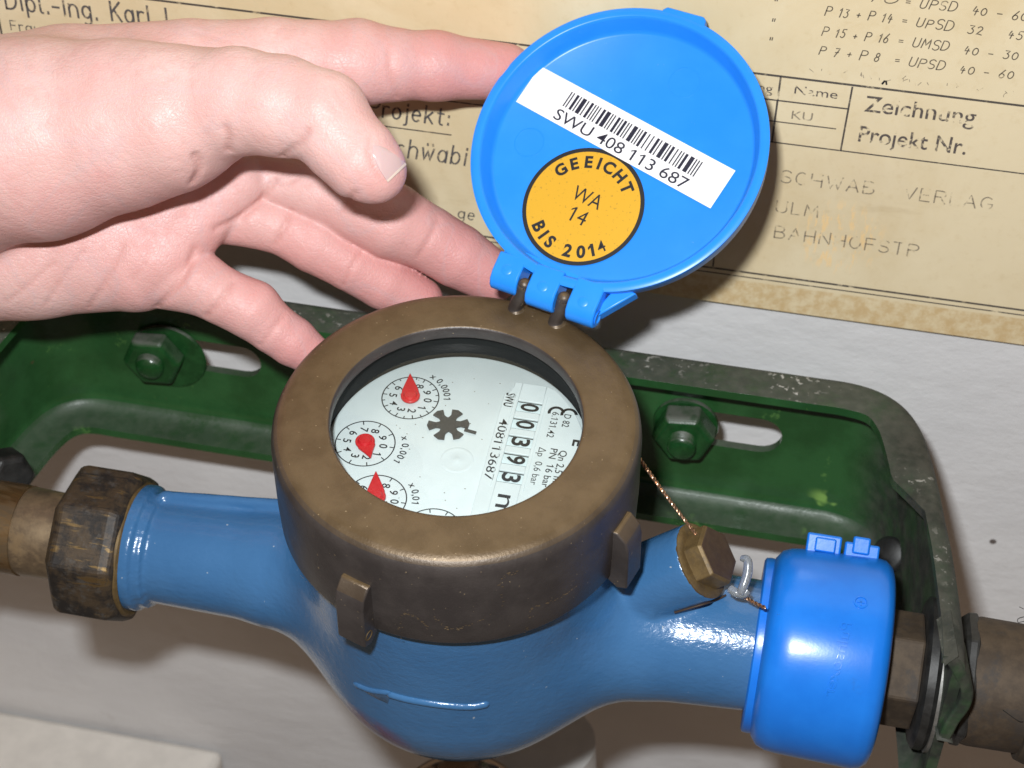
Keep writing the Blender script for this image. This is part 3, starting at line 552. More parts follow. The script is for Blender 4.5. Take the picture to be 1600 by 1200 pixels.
obj('nut_rim', onaxis([(1.5, 1.0), (1.93, 1.24), (2.0, 1.26), (2.08, 1.2), (2.1, 1.0)], 0, 64), 'plug', t)

t = thing('seal_cap', 'bright blue plastic clamshell seal cap around the right hand union', 'seal cap', AX+(10.72, 0, 0))
prof = [(1.75, -1.7), (2.2, -1.74), (2.6, -1.68), (2.84, -1.5), (2.95, -1.24), (2.985, -.95), (3.0, -.6), (3.06, 1.2), (3.02, 1.46), (2.86, 1.66), (2.6, 1.75), (1.6, 1.78)]
obj('cap_shell', onaxis(prof, 0, 96), 'cap', t, smooth=55)
obj('cap_rim', onaxis([(1.9, -1.98), (2.5, -1.98), (2.58, -1.93), (2.6, -1.8), (2.56, -1.3), (1.9, -1.3)], 0, 96, (0, .42, -.46)), 'cap', t, smooth=40)
ca_ = radians(44); er = np.array((0, sin(ca_), cos(ca_))); et = np.array((0, cos(ca_), -sin(ca_)))
def clip(x, w, lo_, hi_, th): obj('clip_block', box(np.array((x, 0, 0))+er*(lo_+hi_)/2, (w, th, hi_-lo_), ex_, et, er), 'cap', t, bevel=.06)
clip(-.38, 1.0, 2.8, 3.5, .5); clip(.72, 1.0, 2.8, 3.4, .5)
obj('clip_tongue', box(np.array((-.34, 0, 0))+er*3.2-et*.28, (.6, .2, .42), ex_, et, er), 'cap', t, bevel=.05); obj('clip_tongue', box(np.array((.68, 0, 0))+er*3.34-et*.2, (.5, .36, .5), ex_, et, er), 'cap', t, bevel=.06)
obj('closing_flap', box((.2, -1.0, -2.98), (3.2, .35, 1.0), ex_, (0, .8, .6), (0, -.6, .8)), 'cap', t, bevel=.1)
# embossed maker's lettering, running down the front of the shell
em = text('Pulnsoxer', .3, 2.1); V = em[0]; rad_ = 3.047; out = []
for x, y, z in V: a = radians(22)+x/rad_; out.append((.58-y-.12*x, -rad_*sin(a), rad_*cos(a)))
V2 = [(x, y*1.008, z*1.008) for x, y, z in out]; n_ = len(out); bm_ = {}
for f in em[1]:
    for i in range(len(f)):
        e = (f[i], f[(i+1) % len(f)]); k_ = tuple(sorted(e)); bm_[k_] = None if k_ in bm_ else e
F = [[i+n_ for i in f] for f in em[1]]+[(a, b_, n_+b_, n_+a) for a, b_ in (e for e in bm_.values() if e)]
obj('embossed_lettering', (out+V2, F), 'cap', t, smooth=0)
em2 = []
a = radians(9); pc = np.array((.75, -rad_*sin(a), rad_*cos(a))); nr = np.array((0, -sin(a), cos(a)))
obj('embossed_logo', join(lathe([(.2, -.02), (.2, .02), (.16, .03), (.14, -.02)], 24, pc, nr), box(pc, (.05, .24, .05), *frame(nr)), box(pc, (.2, .05, .05), *frame(nr))), 'cap', t)

t = thing('pipe_fitting', 'dull brass hexagon fitting and dark iron pipe right of the seal cap', 'pipe fitting', AX+(13.2, 0, 0))
obj('hex_collar', onaxis([(1.2, -.8), (1.62, -.8), (1.7, -.7), (1.7, .3), (1.2, .3)], 0, 6, a0=.2), 'iron', t, smooth=0, bevel=.08)
obj('flange_ring', onaxis([(1.2, .3), (2.05, .3), (2.2, .4), (2.22, .62), (2.1, .75), (1.2, .75)], 0), 'black_iron', t)
obj('washer', onaxis([(1.2, .75), (2.1, .75), (2.1, .86), (1.2, .86)], 0, 64, (0, -.1, -.12)), 'zinc', t)
obj('lock_nut', onaxis([(1.2, 1.25), (1.75, 1.25), (1.95, 1.5), (1.97, 1.75), (1.6, 1.8)], 0, 8, a0=.1), 'black_iron', t, smooth=0, bevel=.08)
obj('iron_pipe', onaxis([(1.3, 1.5), (1.82, 1.7), (1.86, 1.9), (1.84, 3.4), (1.6, 3.5)], 0), 'iron', t, smooth=50)
obj('coupling', onaxis([(1.5, 3.25), (2.02, 3.3), (2.1, 3.55), (2.05, 9.5), (1.5, 9.6)], 0), 'iron', t, smooth=50)
hemp = []
for i in range(22):
    a = rng.random()*6.28; p0 = np.array((3.3+rng.normal()*.12, -1.9*sin(a)*.95, 1.95*cos(a))); hemp.append(tube(spline([p0, p0*np.array((1, 1.08, 1.08))+(rng.normal()*.2, rng.normal()*.1, .1), p0*np.array((1, 1.1, 1.14))+(rng.normal()*.45, rng.normal()*.2, .15+rng.random()*.2)], 4), .012, 4))
obj('hemp_fibres', join(*hemp), 'black_iron', t)

# dark lock nut on the arm at the far left edge
t = thing('locknut', 'black iron nut above the brass pipe at the left edge', 'nut', (-15.033, 2.13, -7.382))
obj('nut_body', lathe([(.3, -.6), (.75, -.6), (.85, -.45), (.85, .3), (.72, .45), (.3, .45)], 6, (0, 0, 0), (.75, -.55, .25)), 'black_iron', t, smooth=0, bevel=.12)

# things far below the meter
t = thing('chrome_cup', 'small chrome funnel just showing beneath the blue meter bowl', 'funnel', (-0.277, 2.022, -20.438))
obj('cup_wall', lathe([(1.2, -3), (1.9, -1.2), (2.25, 0), (2.3, .12), (2.2, .14), (2.1, 0), (1.75, -1.2), (1.05, -3)], 64), 'chrome', t, smooth=50)
obj('inlet_stem', tube([(0.3, .2, -4), (0.2, .1, -2), (0, 0, .4)], .45, 20), 'chrome', t)
t = thing('drain_pipe', 'pale grey plastic drain pipe running down behind the chrome funnel', 'pipe', (1.887, 6.025, -23.983))
obj('pipe', tube([(-.2, .4, 2.2), (0, .2, 0), (.3, -.2, -8), (.5, -.3, -22)], 2.1, 40), 'grey_pipe', t)
obj('socket', lathe([(2.1, -1.6), (2.5, -1.5), (2.55, -.2), (2.4, 0), (2.1, 0)], 48, (0.05, .1, -1.5)), 'grey_pipe', t)

# ------------------------------------------------------------------ the water meter
TILT = radians(5.5)
meter = thing('water_meter', 'blue water meter with brown bronze ring, white dial and open blue lid', 'water meter', (0, 0, 0), (TILT, 0, 0))
RX = np.array(((1, 0, 0), (0, cos(TILT), -sin(TILT)), (0, sin(TILT), cos(TILT))))          # meter local -> world
loc = lambda P: np.asarray(P, float)@RX                                                       # world -> meter local
AY, AZ = loc(AX)[1], loc(AX)[2]
BOSS0, BOSS1 = np.array((5.0, AY+.05, AZ+1.0)), np.array((6.944, 0.197, -4.741))
bd = np.array((.75, .05, .66)); bd /= np.linalg.norm(bd); BOSS0 = BOSS1-bd*2.6
def f_body(p):
    x, y, z = p[:, 0], p[:, 1], p[:, 2]; yy = y-AY*.4
    r = np.sqrt(x*x+yy*yy)
    q = np.stack([x/4.5, yy/4.5, np.minimum(z-AZ+.82, 0)/4.4], 1); d = (np.sqrt((q**2).sum(1))-1)*4.4
    left = seg(p, (-10.3, AY, AZ-.2), (-5.6, AY, AZ-.1), 1.6, 1.74); left = smin(left, seg(p, (-5.6, AY, AZ-.1), (-2.2, AY, AZ), 1.76, 2.5), .4)
    right = seg(p, (1.5, AY, AZ-.3), (5.2, AY, AZ-.15), 3.1, 2.05); right = smin(right, seg(p, (5.2, AY, AZ-.15), (9.6, AY, AZ), 2.05, 1.88), .4)
    d = smin(d, left, 1.5); d = smin(d, right, 1.5)
    ra = np.sqrt((y-AY)**2+(z-AZ+.2)**2)
    for x0, x1, R in ((-10.35, -9.8, 1.95), (-9.8, -9.5, 1.8)):
        fl = np.maximum(ra-R, np.maximum(x0-x, x-x1)); d = smin(d, fl, .1)
    d = np.maximum(d, np.maximum(-10.35-x, x-9.6))
    bo = seg(p, BOSS0, BOSS1+bd*.8, 1.16, 1.12); bo = np.maximum(bo, (p-BOSS1.astype(np.float32))@bd.astype(np.float32)); d = smin(d, bo, .14)
    rid = seg(p, (-9.4, AY+.9, AZ+1.38), (-4.3, AY+1.15, AZ+1.75), .16, .16); d = smin(d, rid, .25)           # casting seam
    rib = seg(p, BOSS0+bd*.75+np.array((.2, -1.1, .0)), BOSS0+bd*.75+np.array((.62, -.75, -.75)), .1, .06); d = smin(d, rib, .15)
    return np.maximum(d, z+3.2)
v, f = nets(f_body, (-10.7, -5.3, -13.2), (9.9, 5.3, -2.9), .085); v = relax(v, f, 2, .4)
body = obj('body', (v, f), 'body', meter, smooth=180)
# cast flow arrow on the front of the bowl
fw_body = lambda q: f_body(loc(q).astype(np.float32))
sh = drop(fw_body, spline([(-1.081, -3.902, -7.191), (-0.463, -3.885, -7.3), (0.433, -3.799, -7.39), (1.228, -3.674, -7.415), (1.723, -3.513, -7.338)], 6))
nrm_ = -FW@RX
obj('flow_arrow_shaft', tube(loc(sh)-nrm_*.05, [.1]+[.135]*(len(sh)-2)+[.08], 12), 'body', meter, smooth=180)
hd = drop(fw_body, spline([(-2.03, -3.914, -7.007), (-1.549, -3.937, -7.132), (-0.996, -3.873, -7.176)], 5)); hd2 = drop(fw_body, spline([(-1.987, -3.941, -7.047), (-1.488, -4.044, -7.266), (-1.04, -4.086, -7.406)], 5))
nrm = -FW@RX; V = []
for a, b_ in zip(loc(hd), loc(hd2)): V += [a+nrm*.05, b_+nrm*.03, b_-nrm*.15, a-nrm*.15]
k = len(hd); F = [(i*4+j, i*4+(j+1) % 4, (i+1)*4+(j+1) % 4, (i+1)*4+j) for i in range(k-1) for j in range(4)]+[(0, 1, 2, 3), tuple((k-1)*4+j for j in (3, 2, 1, 0))]
obj('flow_arrow_head', join((V, F), tube(loc(hd)-nrm*.03, [.06]+[.1]*(k-2)+[.07], 10)), 'body', meter, smooth=50)

# bronze screw ring
prof = [(3.4, -.42), (3.38, -.1), (3.42, -.02), (3.5, 0), (4.5, -.02), (4.66, -.05), (4.8, -.12), (4.9, -.22), (4.97, -.36), (5.0, -.55), (5.02, -2.4), (5.0, -3.3), (4.95, -3.42), (4.6, -3.42), (4.55, -.7), (3.62, -.7), (3.62, -.42)]
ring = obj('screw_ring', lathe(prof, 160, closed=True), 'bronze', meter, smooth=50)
for az in (-108.5, -17.5):
    a = radians(az); er = np.array((cos(a), sin(a), 0)); et = np.array((-sin(a), cos(a), 0))
    poly = [(4.7, -1.5), (5.1, -1.46), (5.38, -1.75), (5.46, -2.1), (5.5, -3.62), (5.2, -3.76), (4.7, -3.42)]
    lug = obj('lug', prism(poly, -.43, .43, (0, 0, 0), er, (0, 0, 1), -et), 'bronze', ring, bevel=.05)
    obj('lug_hole', lathe([(.001, -.02), (.1, -.02), (.13, .012), (.16, .012), (.16, -.03)], 20, er*5.28+et*.432+np.array((0, 0, -3.3)), et), 'plug', ring)
# pale scuff lines on the front of the ring
fl_ = []; f_cyl = lambda q: (lambda l: np.maximum(np.hypot(l[:, 0], l[:, 1])-5.035, np.abs(l[:, 2]+2)-1.6))(loc(q))
for pts in (((-0.959, -2.82, -6.002), (-1.01, -2.434, -5.558), (-0.62, -2.379, -5.578), (-0.183, -2.531, -5.839)), ((-0.089, -2.296, -5.594), (0.342, -2.424, -5.828), (0.817, -2.256, -5.738), (1.405, -1.945, -5.511)), ((2.452, -2.045, -5.841), (2.504, -1.626, -5.381), (3.128, -1.307, -5.154), (3.636, -0.964, -4.874)), ((1.724, -1.736, -5.343), (1.572, -1.226, -4.739), (2.084, -0.979, -4.567)), ((-3.935, -2.283, -4.78), (-2.943, -2.622, -5.367), (-2.462, -2.729, -5.587))):
    Q = loc(drop(f_cyl, spline(np.array(pts), 16)))
    for q in Q:
        if rng.random() < .62 and abs(np.hypot(q[0], q[1])-5.035) < .05:
            q = q+np.array((rng.normal()*.03, 0, rng.normal()*.03)); r_ = hypot(q[0], q[1]); e1 = np.array((-q[1], q[0], 0))/r_; n_ = np.array((q[0], q[1], 0))/r_; q = n_*5.026+np.array((0, 0, q[2]))
            sz = .012+.03*rng.random(); fl_.append(([q+e1*sz*cos(b_)*(.6+rng.random())+np.array((0, 0, 1))*sz*.6*sin(b_) for b_ in np.linspace(0, 5.2, 6)], [(0, 1, 2, 3, 4, 5)]))
sc_ = obj('scuff_marks', join(*fl_), 'solder', ring, smooth=0); sc_['kind'] = 'stuff'
obj('inner_ring', lathe([(3.39, -.42), (3.6, -.43), (3.66, -1.45), (3.72, -1.45), (3.7, -.44)], 120, closed=True), 'black_ring', meter, smooth=60)
obj('sight_glass', lathe([(.001, -.46), (3.58, -.46), (3.58, -.54), (.001, -.54)], 96), 'glass', meter)

# ---- register: face, printed scales, needles, counter
ZD = -1.4
face = obj('register_face', lathe([(.001, ZD), (3.55, ZD), (3.64, ZD-.05), (3.64, ZD-.3), (.001, ZD-.3)], 96), 'dial', meter)
def dp(vf, x, y, dz=.012, rot=-90): a = radians(rot); return tf(vf, (x, y, ZD+dz), (cos(a), sin(a), 0), (-sin(a), cos(a), 0))
def ring2(r0, r1, z=0, n=72, a0=0, a1=360):
    V, F = [], []; full = a1-a0 >= 360; m_ = n if full else n+1
    for i in range(m_): a = radians(a0+(a1-a0)*i/n); V += [(r0*cos(a), r0*sin(a), z), (r1*cos(a), r1*sin(a), z)]
    for i in range(n): j = (i+1) % m_; F.append((2*i, 2*i+1, 2*j+1, 2*j))
    return V, F
def centred(s, h, w=None, bold=0.0):
    V, F = text(s, h, w, bold); V = np.array(V); V[:, 0] -= V[:, 0].max()/2; V[:, 1] -= h/2; return V, F
DIG = {str(k): centred(str(k), .22, None, .012) for k in range(10)}
def subdial(cx, cy, r, nt, tipang, tiplen, lab, labpts):
    P = [ring2(r-.016, r+.016)]
    for i in range(nt):
        a = 2*pi*(i+.0)/nt; l = .13 if (nt == 10 or i % 2 == 0) else .09; c_, s_ = cos(a), sin(a)
        P.append(([(c_*q-s_*w, s_*q+c_*w, .0008) for q, w in ((r-l, -.015), (r-.004, -.015), (r-.004, .015), (r-l, .015))], [(0, 1, 2, 3)]))
    obj('dial_scale', dp(join(*P), cx, cy, .012, 0), 'ink', face, smooth=0)
    D = [tf(DIG[str(k)], (cx+.5*r/.8*cos(radians(-36*k)), cy+.5*r/.8*sin(radians(-36*k)), ZD+.012), (0, -1, 0), (1, 0, 0)) for k in range(10)]
    obj('dial_digits', join(*D), 'ink', face, smooth=0)
    if tiplen:
        a = radians(tipang); R0 = .27
        out = [(tiplen, 0), (tiplen*.62, .12), (R0*.75, .235)]+[(R0*cos(q), R0*sin(q)) for q in np.linspace(1.1, 2*pi-1.1, 22)]+[(R0*.75, -.235), (tiplen*.62, -.12)]
        obj('needle', prism(out, .05, .13, (cx, cy, ZD), (cos(a), sin(a), 0), (-sin(a), cos(a), 0)), 'red', face, bevel=.02)
        obj('needle_hub', lathe([(.001, .2), (.16, .19), (.2, .14), (.2, .05)], 24, (cx, cy, ZD)), 'red', face)
    if lab:
        (x0, y0), (x1, y1) = labpts; chars = lab; a0, a1 = atan2(y0-cy, x0-cx), atan2(y1-cy, x1-cx); rr_ = (hypot(x0-cx, y0-cy)+hypot(x1-cx, y1-cy))/2; L = []
        wd = [.09 if c in ',. ' else .15 for c in chars]; tot = sum(wd); u = 0
        for c, w in zip(chars, wd):
            a = a0+(a1-a0)*(u+w/2)/tot; u += w
            if c == ' ': continue
            V, F = text(c, .19, None, .012); V = np.array(V); V[:, 0] -= V[:, 0].max()/2
            L.append(tf((V, F), (cx+rr_*cos(a), cy+rr_*sin(a), ZD+.012), (sin(a), -cos(a), 0), (cos(a), sin(a), 0)))
        obj('multiplier_text', join(*L), 'ink', face, smooth=0)
subdial(-1.73, 1.66, .8, 20, 104, .87, 'x 0,0001', ((-1.4, 2.5), (-.76, 1.75)))
subdial(-2.54, -.25, .82, 10, -61, .64, 'x 0,001', ((-1.62, .2), (-1.66, -.72)))
subdial(-1.76, -2.1, .82, 10, 104, .9, 'x 0,01', ((-1.0, -1.42), (-.83, -2.1)))
subdial(-.02, -2.92, .8, 10, 0, 0, '', None)
star = []
for k in range(6):
    a = 2*pi*k/6+.25; star += [(.29*cos(a-.36), .29*sin(a-.36)), (.36*cos(a-.26), .36*sin(a-.26)), (.56*cos(a-.3), .56*sin(a-.3)), (.59*cos(a), .59*sin(a)), (.56*cos(a+.3), .56*sin(a+.3)), (.36*cos(a+.26), .36*sin(a+.26)), (.29*cos(a+.36), .29*sin(a+.36)), (.25*cos(a+.52), .25*sin(a+.52))]
obj('star_wheel', join(prism(star, .03, .08, (-.45, .84, ZD)), box((.2, .72, ZD+.055), (.34, .085, .04), *[(cos(-.15), sin(-.15), 0), (-sin(-.15), cos(-.15), 0), (0, 0, 1)])), 'star', face)
obj('pivot_disc', lathe([(.001, .012), (.05, .02), (.08, .007), (.38, .006), (.43, .014), (.46, .0)], 40, (.06, -.33, ZD)), 'dial', face, smooth=60)
# raised counter plate with five windows
PZ = .07; cut_ = [(.84, 2.3), (.98, 2.42), (1.05, 2.6), (1.05, 2.8)]; right_ = [(3.5*cos(a), 3.5*sin(a)) for a in np.linspace(radians(68), radians(-75), 34)]
W0, W1 = 1.27, 1.96; tops = [2.13-.655*i for i in range(5)]; slabs = [prism(cut_+[(W0, 2.8), (W0, -3.26)]+[(.84, -3.4)], 0, PZ, (0, 0, ZD))]
edge = [(W1, 2.8)]+[q for q in right_ if q[0] > W1+.02 and q[1] < 2.75]+[(W1, -2.9)]; slabs.append(prism(edge[::-1], 0, PZ, (0, 0, ZD)))
ys = [2.8]+[q for tp in tops for q in (tp, tp-.41)]+[-3.05]
for i in range(0, len(ys), 2): slabs.append(box(((W0+W1)/2, (ys[i]+ys[i+1])/2, ZD+PZ/2), (W1-W0, ys[i]-ys[i+1], PZ)))
obj('counter_plate', join(*slabs), 'dial', face, bevel=.015)
for x_, w_ in ((1.15, .02), (2.05, .02)): obj('plate_rib', box((x_+.0, .65, ZD+PZ+.01), (w_, 3.5, .03)), 'dial', face)
obj('counter_shade_strip', box(((W0+W1)/2, tops[2]-.2, ZD+.0015), (W1-W0-.01, 3.1, .002)), 'black_ring', face)  # black strip under the rollers, painted shade for the window gaps
for tp, dgt in zip(tops, '00393'):
    cy = tp-.2; V, F = [], []
    for i in range(9):
        q = -.165+.33*i/8; V += [(W0, cy+q, ZD+.03-q*q*.5), (W1, cy+q, ZD+.03-q*q*.5)]
    F = [(2*i, 2*i+1, 2*i+3, 2*i+2) for i in range(8)]; obj('number_roller', (V, F), 'roller', face, smooth=180)
    V, F = centred(dgt, .48, .29, .022); V = np.array(V); V[:, 2] = .009
    obj('counter_digit', tf((V, F), ((W0+W1)/2+.02, cy, ZD+.03), (0, -1, 0), (1, 0, 0)), 'ink', face, smooth=0)
def dt(s, x, y, h, w, bold=0.008, ink='ink', z=PZ): obj('lettering', dp(text(s, h, w, bold), x, y, z+.004), ink, face, smooth=0)
dt('SWU', .9, 2.34, .26, .52, .02); dt('408113687', .92, 1.34, .25, 2.24, .02)
dt('D 82', 2.64, 1.86, .19, .48); dt('6.131.42', 2.3, 1.88, .19, .96); dt('Qn 2,5 m', 2.76, .52, .2, 1.15); dt('PN  16 bar', 2.5, .54, .19, 1.4); dt('\u0394p  0,6 bar', 2.18, .52, .19, 1.36)
dt('m', 1.42, -1.33, .52, .8, .0); dt('E', 3.05, .98, .3, .24, .03)
for x_, y_, r_ in ((2.42, 1.86, .24), (2.78, 1.86, .24)): obj('approval_mark', dp(ring2(r_-.085, r_, 0, 30, 10, 200), x_-.02, y_, PZ+.004, 0), 'ink', face, smooth=0)
sp_ = []
for i in range(60):
    a, q = rng.random()*6.28, 3.4*rng.random()**.5; x_, y_ = q*cos(a), q*sin(a)
    if x_ < .7: sp_.append(tf((ngon3 := [(.02*cos(b_)*(.5+rng.random()), .014*sin(b_), 0) for b_ in np.linspace(0, 5.4, 6)], [(0, 1, 2, 3, 4, 5)]), (x_, y_, ZD+.004+.0001*i)))
o_ = obj('dirt_specks', join(*sp_), 'plug', face, smooth=0); o_['kind'] = 'stuff'

# ---- open lid
LC, LT, LM, LN = np.array((2.9288, 7.4663, 4.2058)), np.array((0.95882, -0.28402, 0.0)), np.array((0.22948, 0.77472, 0.5892)), np.array((-0.16734, -0.56493, 0.80799))
o_, a_, b_, c_ = loc(LC), loc(LT), loc(LM), loc(LN)
ML = Matrix(((a_[0], b_[0], c_[0], o_[0]*S), (a_[1], b_[1], c_[1], o_[1]*S), (a_[2], b_[2], c_[2], o_[2]*S), (0, 0, 0, 1)))
FD = -.62; RL = 4.29
prof = [(.001, FD), (3.72, FD), (3.79, FD+.05), (3.84, FD+.14), (3.98, -.1), (4.02, -.02), (4.06, 0), (4.22, 0), (RL, -.03), (RL, -.1), (4.2, -.6), (4.05, -.78), (3.8, -.84), (.001, -.86)]
lid = obj('lid', lathe(prof, 160, closed=False), 'lid', meter, smooth=38, M=ML)
obj('thumb_tab', prism([(-.42, 4.1), (-.36, 4.32), (-.26, 4.42), (.86, 4.42), (.96, 4.34), (1.0, 4.05)], -.3, -.01), 'lid', lid, bevel=.04)
obj('moulding_ring', lathe([(.42, FD-.01), (.44, FD+.004), (.47, FD+.004), (.49, FD-.01)], 40, (.9, 2.6, 0)), 'lid', lid)
obj('moulding_ring', lathe([(.4, FD-.01), (.42, FD+.004), (.45, FD+.004), (.47, FD-.01)], 40, (-2.75, -.45, 0)), 'lid', lid)
kp = [(-3.9, .0), (-4.62, .02), (-4.86, -.06), (-5.0, -.22), (-5.04, -.4), (-4.96, -.6), (-4.8, -.72), (-4.5, -.74), (-3.9, -.74)]
for t0, t1, dm in ((-1.98, -1.14, .12), (-.82, .06, 0), (.46, 1.32, -.04)):
    obj('hinge_knuckle', prism([(m_+dm*(m_ < -4), n_) for m_, n_ in kp], t0, t1, (0, 0, 0), (0, 1, 0), (0, 0, 1), (1, 0, 0)), 'lid', lid, bevel=.05)
    obj('knuckle_dimple', lathe([(.001, .012), (.13, .014), (.16, .0)], 24, ((t0+t1)/2, -4.5+dm, .018)), 'lid', lid)
obj('hinge_web', prism([(-1.98, -3.6), (1.32, -3.9), (1.32, -4.15), (-1.98, -4.08)], -.74, -.3), 'lid', lid)
obj('hinge_rib', prism([(1.15, -4.7), (1.32, -4.7), (2.1, -3.75), (1.5, -3.7)], -.76, -.35), 'lid', lid, bevel=.04)
obj('hinge_pin_end', lathe([(.2, -.01), (.22, .03), (.15, .03), (.12, -.02), (.001, -.02)], 24, (1.325, -4.76, -.38), (1, 0, 0)), 'lid', lid)
sl = obj('seal_sticker', tf(ring2(.0, 1.67, 0, 80), (-.45, -1.78, FD+.014)), 'seal', lid, smooth=0)
obj('sticker_border', tf(ring2(1.66, 1.78, 0, 90), (-.45, -1.78, FD+.016)), 'ink', lid, smooth=0)
def arc_text(s, r, mid, span, h, top=True, bold=.04):
    L = []; wd = [.5 if c in 'I1 ' else 1.0 for c in s]; tot = sum(wd); u = 0
    for c, w in zip(s, wd):
        fr_ = (u+w/2)/tot-.5; u += w
        if c == ' ': continue
        a = radians(mid-span*fr_) if top else radians(mid+span*fr_)
        V, F = text(c, h, None, bold); V = np.array(V); V[:, 0] -= V[:, 0].max()/2
        e_ = (sin(a), -cos(a), 0) if top else (-sin(a), cos(a), 0); u_ = (cos(a), sin(a), 0) if top else (-cos(a), -sin(a), 0); rr_ = r if top else r+h
        L.append(tf((V, F), (-.45+rr_*cos(a), -1.78+rr_*sin(a), FD+.018), e_, u_))
    obj('lettering', join(*L), 'ink', lid, smooth=0)
arc_text('GEEICHT', 1.18, 92, 118, .33); arc_text('BIS 2014', 1.2, 270, 108, .34, False)
ra = radians(-6); e1, e2 = (cos(ra), sin(ra), 0), (-sin(ra), cos(ra), 0)
obj('lettering', tf(text('WA', .43, .92), (-.9, -1.66, FD+.018), e1, e2), 'ink', lid, smooth=0); obj('lettering', tf(text('14', .43, .55), (-.76, -2.28, FD+.018), e1, e2), 'ink', lid, smooth=0)
ra = radians(-11.2); e1, e2 = np.array((cos(ra), sin(ra), 0)), np.array((-sin(ra), cos(ra), 0)); LB = np.array((-3.64, .6, FD+.03))
obj('barcode_label', tf(box((3.41, .64, -.004), (6.82, 1.28, .012)), LB, e1, e2), 'white', lid, smooth=0)
bars = []; x = 0; pat = '11213121112311212113112112131211123111213112112112111213112111213121121311211213'; i = 0
while x < 4.58:
    w = {'1': .04, '2': .085, '3': .13}[pat[i % len(pat)]]; g = {'1': .048, '2': .08, '3': .1}[pat[(i*7+3) % len(pat)]]
    if x+w < 4.62: bars.append(box((x+w/2, .25, 0), (w, .5, .0008)))
    x += w+g; i += 1
obj('barcode_bars', tf(join(*bars), LB+e1*1.31+e2*.55+np.array((0, 0, .005)), e1, e2), 'ink_navy', lid, smooth=0)
obj('lettering', tf(text('SWU 408 113 687', .34, 4.6, .012), LB+e1*1.26+e2*.1+np.array((0, 0, .006)), e1, e2), 'ink_navy', lid, smooth=0)
for (bx, by), lt in (((.74, 4.4), -.98), ((1.96, 4.07), .26)):
    pin = loc(LC+LT*lt+LM*-4.62+LN*-.32); base = np.array((bx, by, -.1))
    obj('hinge_post', join(tube(spline([base, base+(0, .02, .2), base+(pin-base)*.6+(0, -.04, .06), pin+(0, .0, .12)], 6), [.3, .27]+[.2]*16+[.2], 16) if False else tube(spline([base, base+np.array((0, .02, .2)), base+(pin-base)*.6+np.array((0, -.04, .1)), pin+np.array((0, 0, .1))], 5), np.array([.3, .27, .24, .22, .21]+[.2]*11), 16),
        lathe([(.001, .22), (.1, .2), (.18, .12), (.21, .0), (.001, -.2)], 16, pin+np.array((0, 0, .08)))), 'bronze', meter, smooth=60)

# ---- adjusting plug in the boss
plug = obj('adjusting_plug', lathe([(.6, -.3), (.86, -.3), (.9, 0), (.9, .52), (.83, .62), (.001, .62)], 6, BOSS1, bd, up=(0, 1, 0), a0=.35), 'plug', meter, smooth=0, bevel=.03, mats=['plug', 'plug_face'])
for p_ in plug.data.polygons:
    if Vector(p_.normal).dot(Vector(bd)) > .9: p_.material_index = 1
obj('boss_rim', lathe([(.6, -.1), (1.1, -.1), (1.12, .0), (1.06, .05), (.9, .05), (.6, .02)], 40, BOSS1, bd), 'plug', meter, smooth=60)

# ------------------------------------------------------------------ security wire with its crimped seal
t = thing('security_seal', 'twisted copper sealing wire with a clear plastic tag on the hexagon plug', 'seal wire', BOSS1@RX.T); TS = BOSS1@RX.T
pth = np.array([np.array(p) for p in ((4.435, 3.079, -2.929), (4.852, 2.596, -3.104), (5.777, 1.779, -3.606), (6.895, 0.691, -3.997))])-TS
for ph in (0, pi): obj('wire_strand', tube(helix(pth, .028, 4.2, ph), .034, 7), 'copper', t)
pth = np.array([np.array(p) for p in ((8.064, 0.125, -5.179), (8.448, -0.16, -5.124), (8.896, -0.35, -5.127))])-TS
for ph in (0, pi): obj('wire_strand', tube(helix(pth, .028, 4.2, ph), .032, 7), 'copper', t)
obj('boss_line', tube(drop(lambda q: fw_body(q)-.03, spline([np.array(p) for p in ((6.428, -0.798, -5.42), (6.951, -0.652, -5.213), (7.502, -0.42, -5.068), (7.761, -0.272, -4.955))], 6))-TS, .035, 8), 'dark_line', t)  # thin dark tube laid on the body below the boss
tg = spline([np.array(p)-TS for p in ((8.031, 0.479, -4.168), (8.216, 0.399, -4.145), (8.264, 0.146, -4.363), (8.211, -0.139, -4.595), (8.14, -0.309, -4.771))], 6)
obj('plastic_tag', tube(tg, np.interp(np.linspace(0, 1, len(tg)), [0, .15, .5, .8, 1], [.08, .12, .14, .13, .11]), 10), 'clear', t, smooth=180)
obj('plastic_crimp', tube(spline([np.array(p)-TS for p in ((7.858, -0.132, -4.818), (8.031, -0.238, -4.821), (8.245, -0.218, -4.844), (8.335, -0.128, -4.761))], 5), .13, 10), 'clear', t, smooth=60)

